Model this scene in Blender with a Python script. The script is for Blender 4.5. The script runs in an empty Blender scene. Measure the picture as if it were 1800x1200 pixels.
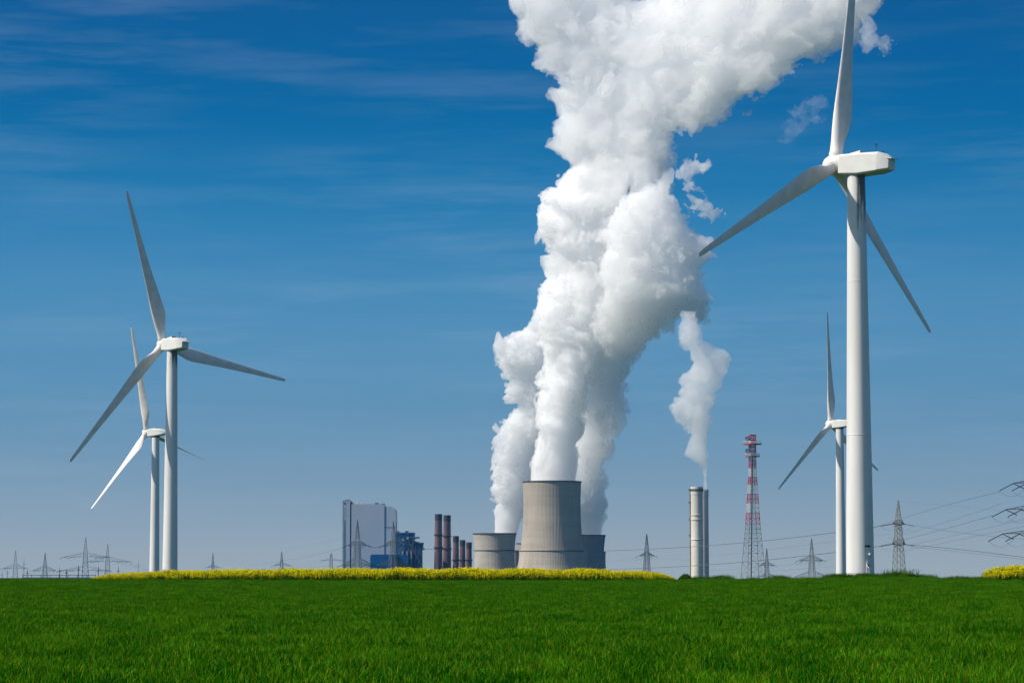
import bpy, math, random
import numpy as np
from mathutils import Vector, Matrix

S = bpy.context.scene
COL = S.collection
R_ = math.radians
# ------------------------------------------------------------------ camera
F = 5000.0                      # focal length in photo pixels (photo 1800 x 1200)
PITCH = math.atan(424 / F)
EYE = 1.7
cd = bpy.data.cameras.new("camera"); cam = bpy.data.objects.new("camera", cd); COL.objects.link(cam)
cd.sensor_width = 36; cd.lens = 36 * F / 1800; cd.clip_start = 1; cd.clip_end = 90000
cam.location = (0, 0, EYE); cam.rotation_euler = (math.pi / 2 + PITCH, 0, 0)
S.camera = cam
# ------------------------------------------------------------------ sun, sky, exposure
SUN_AZ, SUN_EL = 75.0, 43.0     # degrees to the left of the view direction (towards the camera past 90), elevation
sdir = Vector((-math.sin(R_(SUN_AZ)) * math.cos(R_(SUN_EL)), -math.cos(R_(SUN_AZ)) * math.cos(R_(SUN_EL)), math.sin(R_(SUN_EL))))
ld = bpy.data.lights.new("sun", 'SUN'); ld.energy = 5.0; ld.angle = R_(0.53); ld.color = (1, 0.925, 0.80)
sun = bpy.data.objects.new("sun", ld); COL.objects.link(sun)
sun.rotation_euler = sdir.to_track_quat('Z', 'Y').to_euler(); sun.location = (0, 0, 300)
S.view_settings.view_transform = 'Standard'; S.view_settings.look = 'None'
S.view_settings.exposure = 0.04; S.view_settings.gamma = 1
def lin(c):
    return tuple(((v / 255) / 12.92 if v / 255 <= 0.04045 else ((v / 255 + 0.055) / 1.055) ** 2.4) for v in c) + (1,)
W = bpy.data.worlds.new("World"); S.world = W; W.use_nodes = True
nt = W.node_tree; N = nt.nodes; L = nt.links; N.clear()
wo = N.new('ShaderNodeOutputWorld'); bg = N.new('ShaderNodeBackground'); bg.inputs[1].default_value = 1
L.new(bg.outputs[0], wo.inputs[0])
sky = N.new('ShaderNodeTexSky'); sky.sky_type = 'NISHITA'; sky.sun_disc = False
sky.sun_elevation = R_(SUN_EL); sky.sun_rotation = math.atan2(sdir.x, sdir.y)
sk = N.new('ShaderNodeVectorMath'); sk.operation = 'SCALE'; sk.inputs[3].default_value = 0.13
L.new(sky.outputs[0], sk.inputs[0])
tc = N.new('ShaderNodeTexCoord'); sep = N.new('ShaderNodeSeparateXYZ'); L.new(tc.outputs['Generated'], sep.inputs[0])
def wm(op, a, b=None, c=None, clamp=False):
    n = N.new('ShaderNodeMath'); n.operation = op; n.use_clamp = clamp
    for i, v in enumerate((a, b, c)):
        if v is None: continue
        if isinstance(v, (int, float)): n.inputs[i].default_value = v
        else: L.new(v, n.inputs[i])
    return n.outputs[0]
ramp = N.new('ShaderNodeValToRGB'); L.new(wm('MULTIPLY', sep.outputs[2], 4.0), ramp.inputs[0])   # z up to 0.25
SKY = [(1024, (162, 174, 182)), (970, (156, 171, 182)), (850, (128, 158, 180)), (710, (101, 148, 181)), (600, (89, 145, 183)), (510, (76, 139, 182)),
       (400, (50, 127, 176)), (300, (23, 114, 167)), (200, (0, 100, 156)), (100, (0, 92, 150)), (0, (6, 86, 145))]
el = ramp.color_ramp.elements
for i, (py, c) in enumerate(SKY):
    z = math.sin(PITCH + math.atan((600 - py) / F))
    if i == 0: e = el[0]; e.position = 0.0
    elif i == len(SKY) - 1: e = el[len(el) - 1]; e.position = min(1, z * 4)
    else: e = el.new(z * 4)
    e.color = lin(c)
# thin high cirrus: long level streaks, laid out over azimuth and elevation
az = wm('ARCTAN2', sep.outputs[0], sep.outputs[1])
cv = N.new('ShaderNodeCombineXYZ'); L.new(wm('MULTIPLY', az, 9.0), cv.inputs[0])
L.new(wm('MULTIPLY', wm('ADD', sep.outputs[2], wm('MULTIPLY', az, -0.012)), 90.0), cv.inputs[1])
n1 = N.new('ShaderNodeTexNoise'); n1.inputs['Scale'].default_value = 1.0; n1.inputs['Detail'].default_value = 7; n1.inputs['Roughness'].default_value = 0.62
L.new(cv.outputs[0], n1.inputs['Vector'])
cv2 = N.new('ShaderNodeCombineXYZ'); L.new(wm('MULTIPLY', az, 5.0), cv2.inputs[0]); L.new(wm('MULTIPLY', sep.outputs[2], 14.0), cv2.inputs[1])
n2 = N.new('ShaderNodeTexNoise'); n2.inputs['Scale'].default_value = 1.0; n2.inputs['Detail'].default_value = 2
L.new(cv2.outputs[0], n2.inputs['Vector'])
s1 = wm('MULTIPLY', wm('SUBTRACT', n1.outputs[0], 0.44), 3.0, clamp=True)
s2 = wm('MULTIPLY', wm('SUBTRACT', n2.outputs[0], 0.36), 3.0, clamp=True)
hi = wm('MULTIPLY', sep.outputs[2], 12.0, clamp=True)
cf = wm('MULTIPLY', wm('MULTIPLY', wm('MULTIPLY', s1, s2), hi), 0.22)
mx = N.new('ShaderNodeMix'); mx.data_type = 'RGBA'; L.new(cf, mx.inputs[0]); L.new(ramp.outputs[0], mx.inputs[6]); mx.inputs[7].default_value = (0.62, 0.72, 0.80, 1)
up = N.new('ShaderNodeMapRange'); up.interpolation_type = 'SMOOTHSTEP'; up.inputs[1].default_value = 0.24; up.inputs[2].default_value = 0.5
L.new(sep.outputs[2], up.inputs[0])
mx2 = N.new('ShaderNodeMix'); mx2.data_type = 'RGBA'; L.new(up.outputs[0], mx2.inputs[0]); L.new(mx.outputs[2], mx2.inputs[6]); L.new(sk.outputs[0], mx2.inputs[7])
L.new(mx2.outputs[2], bg.inputs[0])
cy = S.cycles
cy.max_bounces = 64; cy.diffuse_bounces = 3; cy.glossy_bounces = 2; cy.transmission_bounces = 6; cy.volume_bounces = 48; cy.transparent_max_bounces = 32
cy.use_denoising = True; cy.sample_clamp_indirect = 10; cy.use_adaptive_sampling = True; cy.adaptive_threshold = 0.02

# ------------------------------------------------------------------ helpers
def at(px, py, d):
    """a point of the place seen at photo pixel px, py at distance d along +Y"""
    a = (px - 900) / F; b = (600 - py) / F
    y = math.cos(PITCH) - b * math.sin(PITCH); z = math.sin(PITCH) + b * math.cos(PITCH)
    return Vector((a * d / y, d, EYE + z * d / y))
def obj(name, me, mat=None, parent=None, loc=None):
    o = bpy.data.objects.new(name, me); COL.objects.link(o)
    if mat is not None: me.materials.append(mat)
    if parent is not None: o.parent = parent
    if loc is not None: o.location = loc
    return o
def tag(o, label=None, cat=None, group=None, kind=None):
    if label: o['label'] = label
    if cat: o['category'] = cat
    if group: o['group'] = group
    if kind: o['kind'] = kind
    return o
def empty(name, loc, label, cat, group=None, rz=0):
    o = bpy.data.objects.new(name, None); COL.objects.link(o); o.location = loc; o.rotation_euler = (0, 0, rz)
    return tag(o, label, cat, group)
class MB:
    def __init__(s): s.v = []; s.f = []; s.m = []
    def add(s, vs, fs, m=0):
        b = len(s.v); s.v += [tuple(v) for v in vs]; s.f += [tuple(b + i for i in f) for f in fs]; s.m += [m] * len(fs); return s
    def box(s, x0, x1, y0, y1, z0, z1, m=0):
        return s.add([(x0, y0, z0), (x1, y0, z0), (x1, y1, z0), (x0, y1, z0), (x0, y0, z1), (x1, y0, z1), (x1, y1, z1), (x0, y1, z1)],
                     [(3, 2, 1, 0), (4, 5, 6, 7), (0, 1, 5, 4), (1, 2, 6, 5), (2, 3, 7, 6), (3, 0, 4, 7)], m)
    def bar(s, p, q, r, n=4, r2=None, m=0):
        p = Vector(p); q = Vector(q); d = (q - p)
        if d.length < 1e-6: return s
        d.normalize(); a = d.cross(Vector((0, 0, 1)) if abs(d.z) < 0.9 else Vector((1, 0, 0))).normalized(); b = d.cross(a)
        r2 = r if r2 is None else r2; vs = []
        for c, rr in ((p, r), (q, r2)):
            for k in range(n):
                t = 2 * math.pi * (k + .5) / n; vs.append(c + (a * math.cos(t) + b * math.sin(t)) * rr)
        fs = [(k, (k + 1) % n, n + (k + 1) % n, n + k) for k in range(n)] + [tuple(range(n - 1, -1, -1)), tuple(range(n, 2 * n))]
        return s.add(vs, fs, m)
    def lathe(s, prof, n=64, cx=0, cy=0, cap=True, m=0):
        vs = [(cx + r * math.cos(2 * math.pi * k / n), cy + r * math.sin(2 * math.pi * k / n), z) for r, z in prof for k in range(n)]
        fs = [(i * n + k, i * n + (k + 1) % n, (i + 1) * n + (k + 1) % n, (i + 1) * n + k) for i in range(len(prof) - 1) for k in range(n)]
        if cap: fs += [tuple(range(n - 1, -1, -1)), tuple((len(prof) - 1) * n + k for k in range(n))]
        return s.add(vs, fs, m)
    def mesh(s, name, smooth=False):
        me = bpy.data.meshes.new(name); me.from_pydata(s.v, [], s.f)
        if any(s.m): me.polygons.foreach_set('material_index', s.m)
        if smooth: me.polygons.foreach_set('use_smooth', [True] * len(s.f))
        me.update(); return me
    def build(s, name, mat=None, parent=None, smooth=False, loc=None): return obj(name, s.mesh(name, smooth), mat, parent, loc)
def smooth_by_angle(o, deg=35):
    me = o.data; me.polygons.foreach_set('use_smooth', [True] * len(me.polygons)); me.set_sharp_from_angle(angle=R_(deg))
# ------------------------------------------------------------------ materials
def mat(name, col, rough=0.6, var=0.0, scale=1.0, stretch=(1, 1, 1), col2=None, metal=0.0, spec=0.4, detail=5, contrast=(0.35, 0.65)):
    m = bpy.data.materials.new(name); m.use_nodes = True; t = m.node_tree; b = t.nodes['Principled BSDF']
    b.inputs['Roughness'].default_value = rough; b.inputs['Metallic'].default_value = metal; b.inputs['Specular IOR Level'].default_value = spec
    c1 = tuple(col) + (1,)
    c2 = tuple(col2) + (1,) if col2 else tuple(v * (1 - var) for v in col) + (1,)
    tcn = t.nodes.new('ShaderNodeTexCoord'); mp = t.nodes.new('ShaderNodeMapping'); mp.inputs['Scale'].default_value = stretch
    n = t.nodes.new('ShaderNodeTexNoise'); n.inputs['Scale'].default_value = scale; n.inputs['Detail'].default_value = detail
    t.links.new(tcn.outputs['Object'], mp.inputs[0]); t.links.new(mp.outputs[0], n.inputs['Vector'])
    r = t.nodes.new('ShaderNodeMapRange'); r.inputs[1].default_value = contrast[0]; r.inputs[2].default_value = contrast[1]; t.links.new(n.outputs[0], r.inputs[0])
    x = t.nodes.new('ShaderNodeMix'); x.data_type = 'RGBA'; x.inputs[6].default_value = c1; x.inputs[7].default_value = c2
    t.links.new(r.outputs[0], x.inputs[0]); t.links.new(x.outputs[2], b.inputs['Base Color'])
    m['mix'] = x.name
    return m
M_white = mat('white_coating', (0.78, 0.78, 0.76), 0.35, 0.06, 0.5, (1, 1, 0.3))
M_blade = mat('blade_gelcoat', (0.88, 0.82, 0.78), 0.4, 0.14, 0.5, detail=8)
M_nac = mat('nacelle_fibreglass', (0.74, 0.73, 0.70), 0.4, 0.08, 0.6)
M_dark = mat('dark_metal', (0.04, 0.04, 0.045), 0.6, 0.2, 2)
M_steel = mat('galvanised_steel', (0.25, 0.26, 0.21), 0.6, 0.4, 0.6)
M_steel2 = mat('weathered_pylon_steel', (0.11, 0.12, 0.14), 0.6, 0.3, 0.6)
M_cable = mat('conductor_cable', (0.12, 0.13, 0.15), 0.6, 0.1, 0.01)
M_insul = mat('insulator_string', (0.025, 0.022, 0.025), 0.4, 0.2, 1)
M_red = mat('red_mast_paint', (0.58, 0.02, 0.035), 0.5, 0.25, 0.5)
M_mwhite = mat('white_mast_paint', (0.75, 0.73, 0.70), 0.5, 0.2, 0.5)
M_orange = mat('orange_platform_paint', (0.50, 0.10, 0.04), 0.5, 0.25, 0.5)
M_dish = mat('dish_blue_grey', (0.05, 0.12, 0.2), 0.4, 0.2, 1)
M_brick = mat('brick_chimney', (0.105, 0.062, 0.072), 0.9, 0, 0.08, (1, 1, 0.35), col2=(0.18, 0.105, 0.11))
M_brickd = mat('sooty_chimney_top', (0.045, 0.04, 0.045), 0.9, 0.3, 0.1)
M_conc = mat('pale_concrete', (0.74, 0.69, 0.59), 0.85, 0, 0.05, (1, 1, 0.4), col2=(0.56, 0.51, 0.45))
M_conc2 = mat('reddish_stained_concrete', (0.72, 0.62, 0.58), 0.85, 0, 0.1, (1, 1, 0.08), col2=(0.55, 0.46, 0.43))
M_clad = mat('pale_grey_cladding', (0.43, 0.50, 0.60), 0.5, 0.10, 0.02, (1, 1, 0.3))
M_clad2 = mat('white_roof_unit', (0.62, 0.62, 0.60), 0.6, 0.2, 0.1)
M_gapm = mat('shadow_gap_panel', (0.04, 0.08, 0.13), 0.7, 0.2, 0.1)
M_teal = mat('turquoise_glazing', (0.005, 0.12, 0.17), 0.3, 0.2, 0.1)
M_blue = mat('blue_cladding', (0.002, 0.10, 0.29), 0.5, 0.2, 0.03)
M_navy = mat('navy_steelwork', (0.012, 0.09, 0.24), 0.6, 0, 0.07, col2=(0.05, 0.17, 0.33))
M_pinkd = mat('distant_brick', (0.20, 0.12, 0.12), 0.9, 0.3, 0.1)

def tower_stain(m, ztop, length, side):
    """oil and rust streaks running down below the nacelle (mask in the tower's own coordinates)"""
    t = m.node_tree; b = t.nodes['Principled BSDF']; ln = b.inputs['Base Color'].links[0].from_socket
    g = t.nodes.new('ShaderNodeTexCoord'); sp = t.nodes.new('ShaderNodeSeparateXYZ'); t.links.new(g.outputs['Object'], sp.inputs[0])
    mp = t.nodes.new('ShaderNodeMapping'); mp.inputs['Scale'].default_value = (2.6, 2.6, 0.16); t.links.new(g.outputs['Object'], mp.inputs[0])
    n = t.nodes.new('ShaderNodeTexNoise'); n.inputs['Scale'].default_value = 1; n.inputs['Detail'].default_value = 7; n.inputs['Roughness'].default_value = 0.65
    t.links.new(mp.outputs[0], n.inputs['Vector'])
    def mth(op, a, c, cl=False):
        k = t.nodes.new('ShaderNodeMath'); k.operation = op; k.use_clamp = cl
        for i, v in enumerate((a, c)):
            if isinstance(v, (int, float)): k.inputs[i].default_value = v
            else: t.links.new(v, k.inputs[i])
        return k.outputs[0]
    fall = mth('DIVIDE', mth('SUBTRACT', sp.outputs[2], ztop - length), length, True)
    sidem = mth('ADD', mth('MULTIPLY', sp.outputs[0], side), 0.55, True)
    v = mth('ADD', n.outputs[0], mth('MULTIPLY', mth('MULTIPLY', fall, sidem), 0.42))
    k = mth('MULTIPLY', mth('SUBTRACT', v, 0.60), 7.0, True)
    k = mth('MULTIPLY', mth('MULTIPLY', k, mth('MULTIPLY', fall, 3.0, True)), 0.85)
    x = t.nodes.new('ShaderNodeMix'); x.data_type = 'RGBA'; x.inputs[7].default_value = (0.06, 0.05, 0.045, 1)
    t.links.new(ln, x.inputs[6]); t.links.new(k, x.inputs[0]); t.links.new(x.outputs[2], b.inputs['Base Color'])

# ------------------------------------------------------------------ terrain
CREST = 262.0
_cx = [-400, 0, 165, 200, 600, 1000, 1190, 1300, 1400, 1480, 1520, 1600, 1640, 1680, 1740, 1900, 2200]
_cy = [1018, 1017.5, 1018, 1019, 1020, 1020.5, 1019, 1018, 1017, 1015.5, 1014, 1014.5, 1017, 1019.5, 1020, 1021, 1022]
def crest_z(x):
    px = 900 + F * x / CREST
    return EYE + (1024 - (np.interp(px, _cx, _cy) + 4.5)) / F * CREST
def ground(x, y):
    x = np.asarray(x, float); y = np.asarray(y, float)
    zc = crest_z(x) + 0 * y
    t = np.clip((y - 28) / (CREST - 28), 0, 1)
    z = zc * t + 0.02 * np.sin(x * 0.31 + y * 0.13) * np.clip((CREST - y) / 60, 0, 1) * (y > 20)
    f = np.clip((y - 303) / 650, 0, 1); f = f * f * (3 - 2 * f)
    return z * (1 - f) - 12 * f
xs = np.concatenate([-np.geomspace(6500, 75, 40), np.arange(-72, 72.1, 1.2), np.geomspace(75, 6500, 40)])
ys = np.concatenate([-np.geomspace(3000, 10, 14), np.arange(0, 320, 2.5), np.geomspace(322, 6500, 52)])
X, Y = np.meshgrid(xs, ys); Z = ground(X, Y)
nx, ny = len(xs), len(ys); idx = np.arange(nx * ny).reshape(ny, nx)
me = bpy.data.meshes.new('ground')
me.from_pydata(np.stack([X, Y, Z], -1).reshape(-1, 3).tolist(), [], np.stack([idx[:-1, :-1], idx[:-1, 1:], idx[1:, 1:], idx[1:, :-1]], -1).reshape(-1, 4).tolist())
M_ground = mat('field_ground', (0.010, 0.050, 0.004), 0.95, 0, 0.6, col2=(0.030, 0.045, 0.012), spec=0.1)
g = obj('ground', me, M_ground); me.polygons.foreach_set('use_smooth', [True] * len(me.polygons))
tag(g, 'gently rising green field ground beneath the wheat', kind='structure')

# ------------------------------------------------------------------ instanced crops (uncountable -> stuff)
def leaf_mat(name, cols, trans=0.25, patch=None):
    m = bpy.data.materials.new(name); m.use_nodes = True; t = m.node_tree; t.nodes.clear()
    o = t.nodes.new('ShaderNodeOutputMaterial'); d = t.nodes.new('ShaderNodeBsdfDiffuse'); tr = t.nodes.new('ShaderNodeBsdfTranslucent'); gl = t.nodes.new('ShaderNodeBsdfGlossy')
    gl.inputs['Roughness'].default_value = 0.42; gl.inputs['Color'].default_value = (0.5, 0.9, 0.25, 1)
    mm = t.nodes.new('ShaderNodeMixShader'); mm.inputs[0].default_value = trans
    m3 = t.nodes.new('ShaderNodeMixShader'); m3.inputs[0].default_value = 0.007
    at_ = t.nodes.new('ShaderNodeAttribute'); at_.attribute_name = 'shade'
    oi = t.nodes.new('ShaderNodeObjectInfo'); geo = t.nodes.new('ShaderNodeNewGeometry')
    rr = t.nodes.new('ShaderNodeValToRGB'); e = rr.color_ramp.elements
    for i, (p, c) in enumerate(cols):
        k = e[i] if i < 2 else e.new(0.5)
        k.position = p; k.color = tuple(c) + (1,)
    mp = t.nodes.new('ShaderNodeMapping'); mp.inputs['Scale'].default_value = (0.16, 0.07, 0.2); t.links.new(geo.outputs['Position'], mp.inputs[0])
    n = t.nodes.new('ShaderNodeTexNoise'); n.inputs['Detail'].default_value = 5; n.inputs['Roughness'].default_value = 0.6; t.links.new(mp.outputs[0], n.inputs['Vector'])
    ad = t.nodes.new('ShaderNodeMath'); ad.operation = 'MULTIPLY_ADD'; t.links.new(n.outputs[0], ad.inputs[0]); ad.inputs[1].default_value = 1.35; ad.inputs[2].default_value = -0.675
    a2 = t.nodes.new('ShaderNodeMath'); a2.operation = 'ADD'; t.links.new(ad.outputs[0], a2.inputs[0]); t.links.new(at_.outputs['Fac'], a2.inputs[1])
    t.links.new(a2.outputs[0], rr.inputs[0])
    for s_ in (d, tr): t.links.new(rr.outputs[0], s_.inputs[0])
    t.links.new(d.outputs[0], mm.inputs[1]); t.links.new(tr.outputs[0], mm.inputs[2]); t.links.new(mm.outputs[0], m3.inputs[1]); t.links.new(gl.outputs[0], m3.inputs[2])
    t.links.new(m3.outputs[0], o.inputs[0]); return m
def raw_mesh(name, V, Fq, shade, mats, mi=None):
    me = bpy.data.meshes.new(name); V = np.asarray(V, np.float32); Fq = np.asarray(Fq, np.int32)
    me.vertices.add(len(V)); me.vertices.foreach_set('co', V.ravel())
    me.loops.add(Fq.size); me.loops.foreach_set('vertex_index', Fq.ravel())
    me.polygons.add(len(Fq)); me.polygons.foreach_set('loop_start', np.arange(0, Fq.size, Fq.shape[1], dtype=np.int32))
    if mi is not None: me.polygons.foreach_set('material_index', np.asarray(mi, np.int32))
    me.update(calc_edges=True)
    a = me.attributes.new('shade', 'FLOAT', 'POINT'); a.data.foreach_set('value', np.asarray(shade, np.float32))
    for m in mats: me.materials.append(m)
    return me
def blades(rng, n, size, h, w, lean, hv=0.35):
    """n curved grass blades over a size x size patch: verts (n,7,3), quads"""
    x = rng.uniform(-size / 2, size / 2, n); y = rng.uniform(-size / 2, size / 2, n); a = rng.uniform(0, 2 * np.pi, n)
    H = h * (1 - hv + 2 * hv * rng.rand(n)); ln = lean * rng.rand(n) * H; la = rng.uniform(0, 2 * np.pi, n)
    lev = [(0, 1.0, 0), (0.45, 0.95, 0.16), (0.8, 0.6, 0.55), (1.0, 0.08, 1.05)]
    V = []
    for k, (t, ww, q) in enumerate(lev):
        zz = H * t * (1 - 0.12 * q * lean); cx = x + np.cos(la) * ln * q; cy_ = y + np.sin(la) * ln * q
        dx = np.cos(a) * w * ww / 2; dy = np.sin(a) * w * ww / 2
        V += [np.stack([cx - dx, cy_ - dy, zz], -1), np.stack([cx + dx, cy_ + dy, zz], -1)]
    V = np.stack(V, 1).reshape(-1, 3)
    q = np.array([[0, 1, 3, 2], [2, 3, 5, 4], [4, 5, 7, 6]])
    Fq = (np.arange(n)[:, None, None] * 8 + q[None]).reshape(-1, 4)
    return V, Fq, n
def inst_object(name, pts, rot, scl, kid, protos, label, cat, kind='stuff'):
    """one mesh of points; geometry nodes put a patch on every point"""
    me = bpy.data.meshes.new(name); me.vertices.add(len(pts)); me.vertices.foreach_set('co', np.asarray(pts, np.float32).ravel())
    for an, val in (('rz', rot), ('sc', scl), ('kid', kid)):
        a = me.attributes.new(an, 'FLOAT', 'POINT'); a.data.foreach_set('value', np.asarray(val, np.float32))
    o = obj(name, me); tag(o, label, cat, kind=kind)
    ng = bpy.data.node_groups.new(name + '_nodes', 'GeometryNodeTree')
    ng.interface.new_socket('Geometry', in_out='INPUT', socket_type='NodeSocketGeometry'); ng.interface.new_socket('Geometry', in_out='OUTPUT', socket_type='NodeSocketGeometry')
    gi = ng.nodes.new('NodeGroupInput'); go = ng.nodes.new('NodeGroupOutput'); jn = ng.nodes.new('GeometryNodeJoinGeometry')
    def attr(nm):
        k = ng.nodes.new('GeometryNodeInputNamedAttribute'); k.data_type = 'FLOAT'; k.inputs[0].default_value = nm; return k.outputs[0]
    cr = ng.nodes.new('ShaderNodeCombineXYZ'); ng.links.new(attr('rz'), cr.inputs[2]); sc = attr('sc'); kd = attr('kid')
    for i, p in enumerate(protos):
        cmp = ng.nodes.new('FunctionNodeCompare'); cmp.data_type = 'FLOAT'; cmp.operation = 'EQUAL'; ng.links.new(kd, cmp.inputs[0]); cmp.inputs[1].default_value = i; cmp.inputs[12].default_value = 0.1
        oi = ng.nodes.new('GeometryNodeObjectInfo'); oi.inputs[0].default_value = p
        ip = ng.nodes.new('GeometryNodeInstanceOnPoints'); ng.links.new(gi.outputs[0], ip.inputs['Points']); ng.links.new(cmp.outputs[0], ip.inputs['Selection'])
        ng.links.new(oi.outputs['Geometry'], ip.inputs['Instance']); ng.links.new(cr.outputs[0], ip.inputs['Rotation']); ng.links.new(sc, ip.inputs['Scale'])
        ng.links.new(ip.outputs[0], jn.inputs[0])
    ng.links.new(jn.outputs[0], go.inputs[0])
    md = o.modifiers.new('scatter', 'NODES'); md.node_group = ng
    return o
def scatter(rng, y0, y1, sp, xlo, xhi):
    P = []
    for y in np.arange(y0, y1, sp):
        a, b = xlo(y), xhi(y)
        x = np.arange(a, b, sp); P.append(np.stack([x + rng.uniform(-.4, .4, len(x)) * sp, y + rng.uniform(-.4, .4, len(x)) * sp], -1))
    P = np.concatenate(P); return P
rng = np.random.RandomState(5)
M_wheat = leaf_mat('wheat_leaves', [(0.0, (0.001, 0.055, 0.0002)), (0.35, (0.002, 0.130, 0.0003)), (0.7, (0.006, 0.29, 0.001)), (0.95, (0.028, 0.46, 0.003)), (1.0, (0.22, 0.34, 0.010))], 0.30)
protos = []
for k in range(5):
    V, Fq, n = blades(rng, 300, 1.0, 0.26, 0.0125, 0.6)
    sh = np.repeat(np.clip(rng.normal(0.45, 0.27, n) + (rng.rand(n) > 0.985) * 0.5, 0, 1), 8)
    p = bpy.data.objects.new('wheat_patch', raw_mesh('wheat_patch', V, Fq, sh, [M_wheat])); protos.append(p)
P = scatter(rng, 40, CREST + 3, 0.72, lambda y: -0.19 * y - 4, lambda y: 0.19 * y + 4)
inst_object('wheat_grass', np.column_stack([P, ground(P[:, 0], P[:, 1])]), rng.uniform(0, 6.28, len(P)), rng.uniform(0.7, 1.2, len(P)), rng.randint(0, 5, len(P)), protos,
            'young green wheat covering the whole foreground field', 'wheat')
# rough grass and weeds on the crest
M_weed = leaf_mat('verge_grass_leaves', [(0.0, (0.012, 0.055, 0.003)), (0.5, (0.035, 0.12, 0.006)), (1.0, (0.12, 0.19, 0.015))], 0.3)
protos = []
for k in range(3):
    V, Fq, n = blades(rng, 150, 0.8, 0.34, 0.016, 0.9, 0.5)
    p = bpy.data.objects.new('verge_patch', raw_mesh('verge_patch', V, Fq, np.repeat(np.clip(rng.normal(0.5, 0.2, n), 0, 1), 8), [M_weed])); protos.append(p)
P = scatter(rng, CREST, CREST + 9, 0.42, lambda y: -50, lambda y: 52)
pxs = 900 + F * P[:, 0] / P[:, 1]
hh = np.interp(pxs, [0, 100, 1100, 1190, 1230, 1400, 1490, 1520, 1600, 1660, 1700, 1740, 1900], [0, .35, .45, .9, 1.0, .8, 1.0, 1.55, 1.35, .9, 1.0, 1.0, 1.0])
hh = hh * (0.4 + 1.2 * rng.rand(len(P)) ** 1.5); keep = hh > 0.2
# weeds clump along the verge
cl = 0.75 + 0.5 * np.clip(np.sin(P[:, 0] * 1.7) * np.sin(P[:, 0] * 0.63 + 1.3) + 0.3 * np.sin(P[:, 0] * 5.1), -1, 1); hh = hh * cl
P = P[keep]; hh = hh[keep]
inst_object('verge_grass', np.column_stack([P, ground(P[:, 0], P[:, 1])]), rng.uniform(0, 6.28, len(P)), hh, rng.randint(0, 3, len(P)), protos,
            'tufty rough grass and weeds along the crest at the far edge of the wheat', 'grass')
# rapeseed
M_rapeleaf = leaf_mat('rape_stems', [(0.0, (0.010, 0.045, 0.002)), (0.6, (0.03, 0.11, 0.005)), (1.0, (0.10, 0.20, 0.01))], 0.25)
M_rapeflower = leaf_mat('rape_petals', [(0.0, (0.52, 0.46, 0.004)), (0.5, (0.80, 0.68, 0.005)), (1.0, (0.88, 0.80, 0.015))], 0.3)
protos = []
for k in range(4):
    V, Fq, n = blades(rng, 110, 1.0, 0.85, 0.03, 0.3, 0.35); sh = np.repeat(np.clip(rng.normal(0.5, 0.2, n), 0, 1), 8); mi = np.zeros(len(Fq), int)
    # flower heads: little clusters of tilted quads up the top of each stem
    ns = 26; sx_ = rng.uniform(-.5, .5, (ns, 2)); sh_ = rng.uniform(0.72, 1.18, ns); m = 118; wh = rng.randint(0, ns, m)
    c = np.stack([sx_[wh, 0] + rng.normal(0, .028, m), sx_[wh, 1] + rng.normal(0, .028, m), sh_[wh] - 0.42 * rng.rand(m) ** 1.6], -1)
    q = rng.normal(size=(m, 2, 3)); q /= np.linalg.norm(q, axis=2, keepdims=True); s = rng.uniform(0.022, 0.05, m)[:, None]
    A = q[:, 0] * s; B = q[:, 1] * s
    FV = np.stack([c - A - B, c + A - B, c + A + B, c - A + B], 1).reshape(-1, 3)
    FF = np.arange(m * 4).reshape(-1, 4) + len(V)
    V = np.concatenate([V, FV]); Fq = np.concatenate([Fq, FF]); sh = np.concatenate([sh, np.repeat(rng.rand(m), 4)]); mi = np.concatenate([mi, np.ones(m, int)])
    p = bpy.data.objects.new('rape_patch', raw_mesh('rape_patch', V, Fq, sh, [M_rapeleaf, M_rapeflower], mi)); protos.append(p)
def rape(name, pts_px, h_px, x0, x1, label):
    P = scatter(rng, CREST + 3.5, 301, 0.5, lambda y: x0, lambda y: x1)
    px = 900 + F * P[:, 0] / P[:, 1]; h = np.interp(px, pts_px, h_px)
    wob = 1 + 0.05 * np.sin(P[:, 0] * 1.1) + 0.04 * np.sin(P[:, 0] * 2.9 + 1) 
    h = h * wob * rng.uniform(0.72, 1.16, len(P)) * np.where(P[:, 1] < CREST + 5.0, 0.9, 1.0)
    k = h > 0.12; P = P[k]; h = h[k]
    inst_object(name, np.column_stack([P, ground(P[:, 0], P[:, 1])]), rng.uniform(0, 6.28, len(P)), h, rng.randint(0, 4, len(P)), protos, label, 'rapeseed')
rape('rapeseed_crop', [160, 168, 200, 250, 300, 450, 600, 900, 1050, 1120, 1160, 1180, 1190], [0, .4, .62, .78, .9, 1.0, 1.08, 1.1, 1.02, .88, .72, .45, 0], -42, 18,
     'long band of bright yellow flowering rapeseed in front of the power station')
rape('rapeseed_crop', [1722, 1732, 1750, 1780, 1850, 2000], [0, .8, 1.15, 1.3, 1.35, 1.35], 42, 62, 'short patch of yellow rapeseed at the right end of the field edge')
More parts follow.
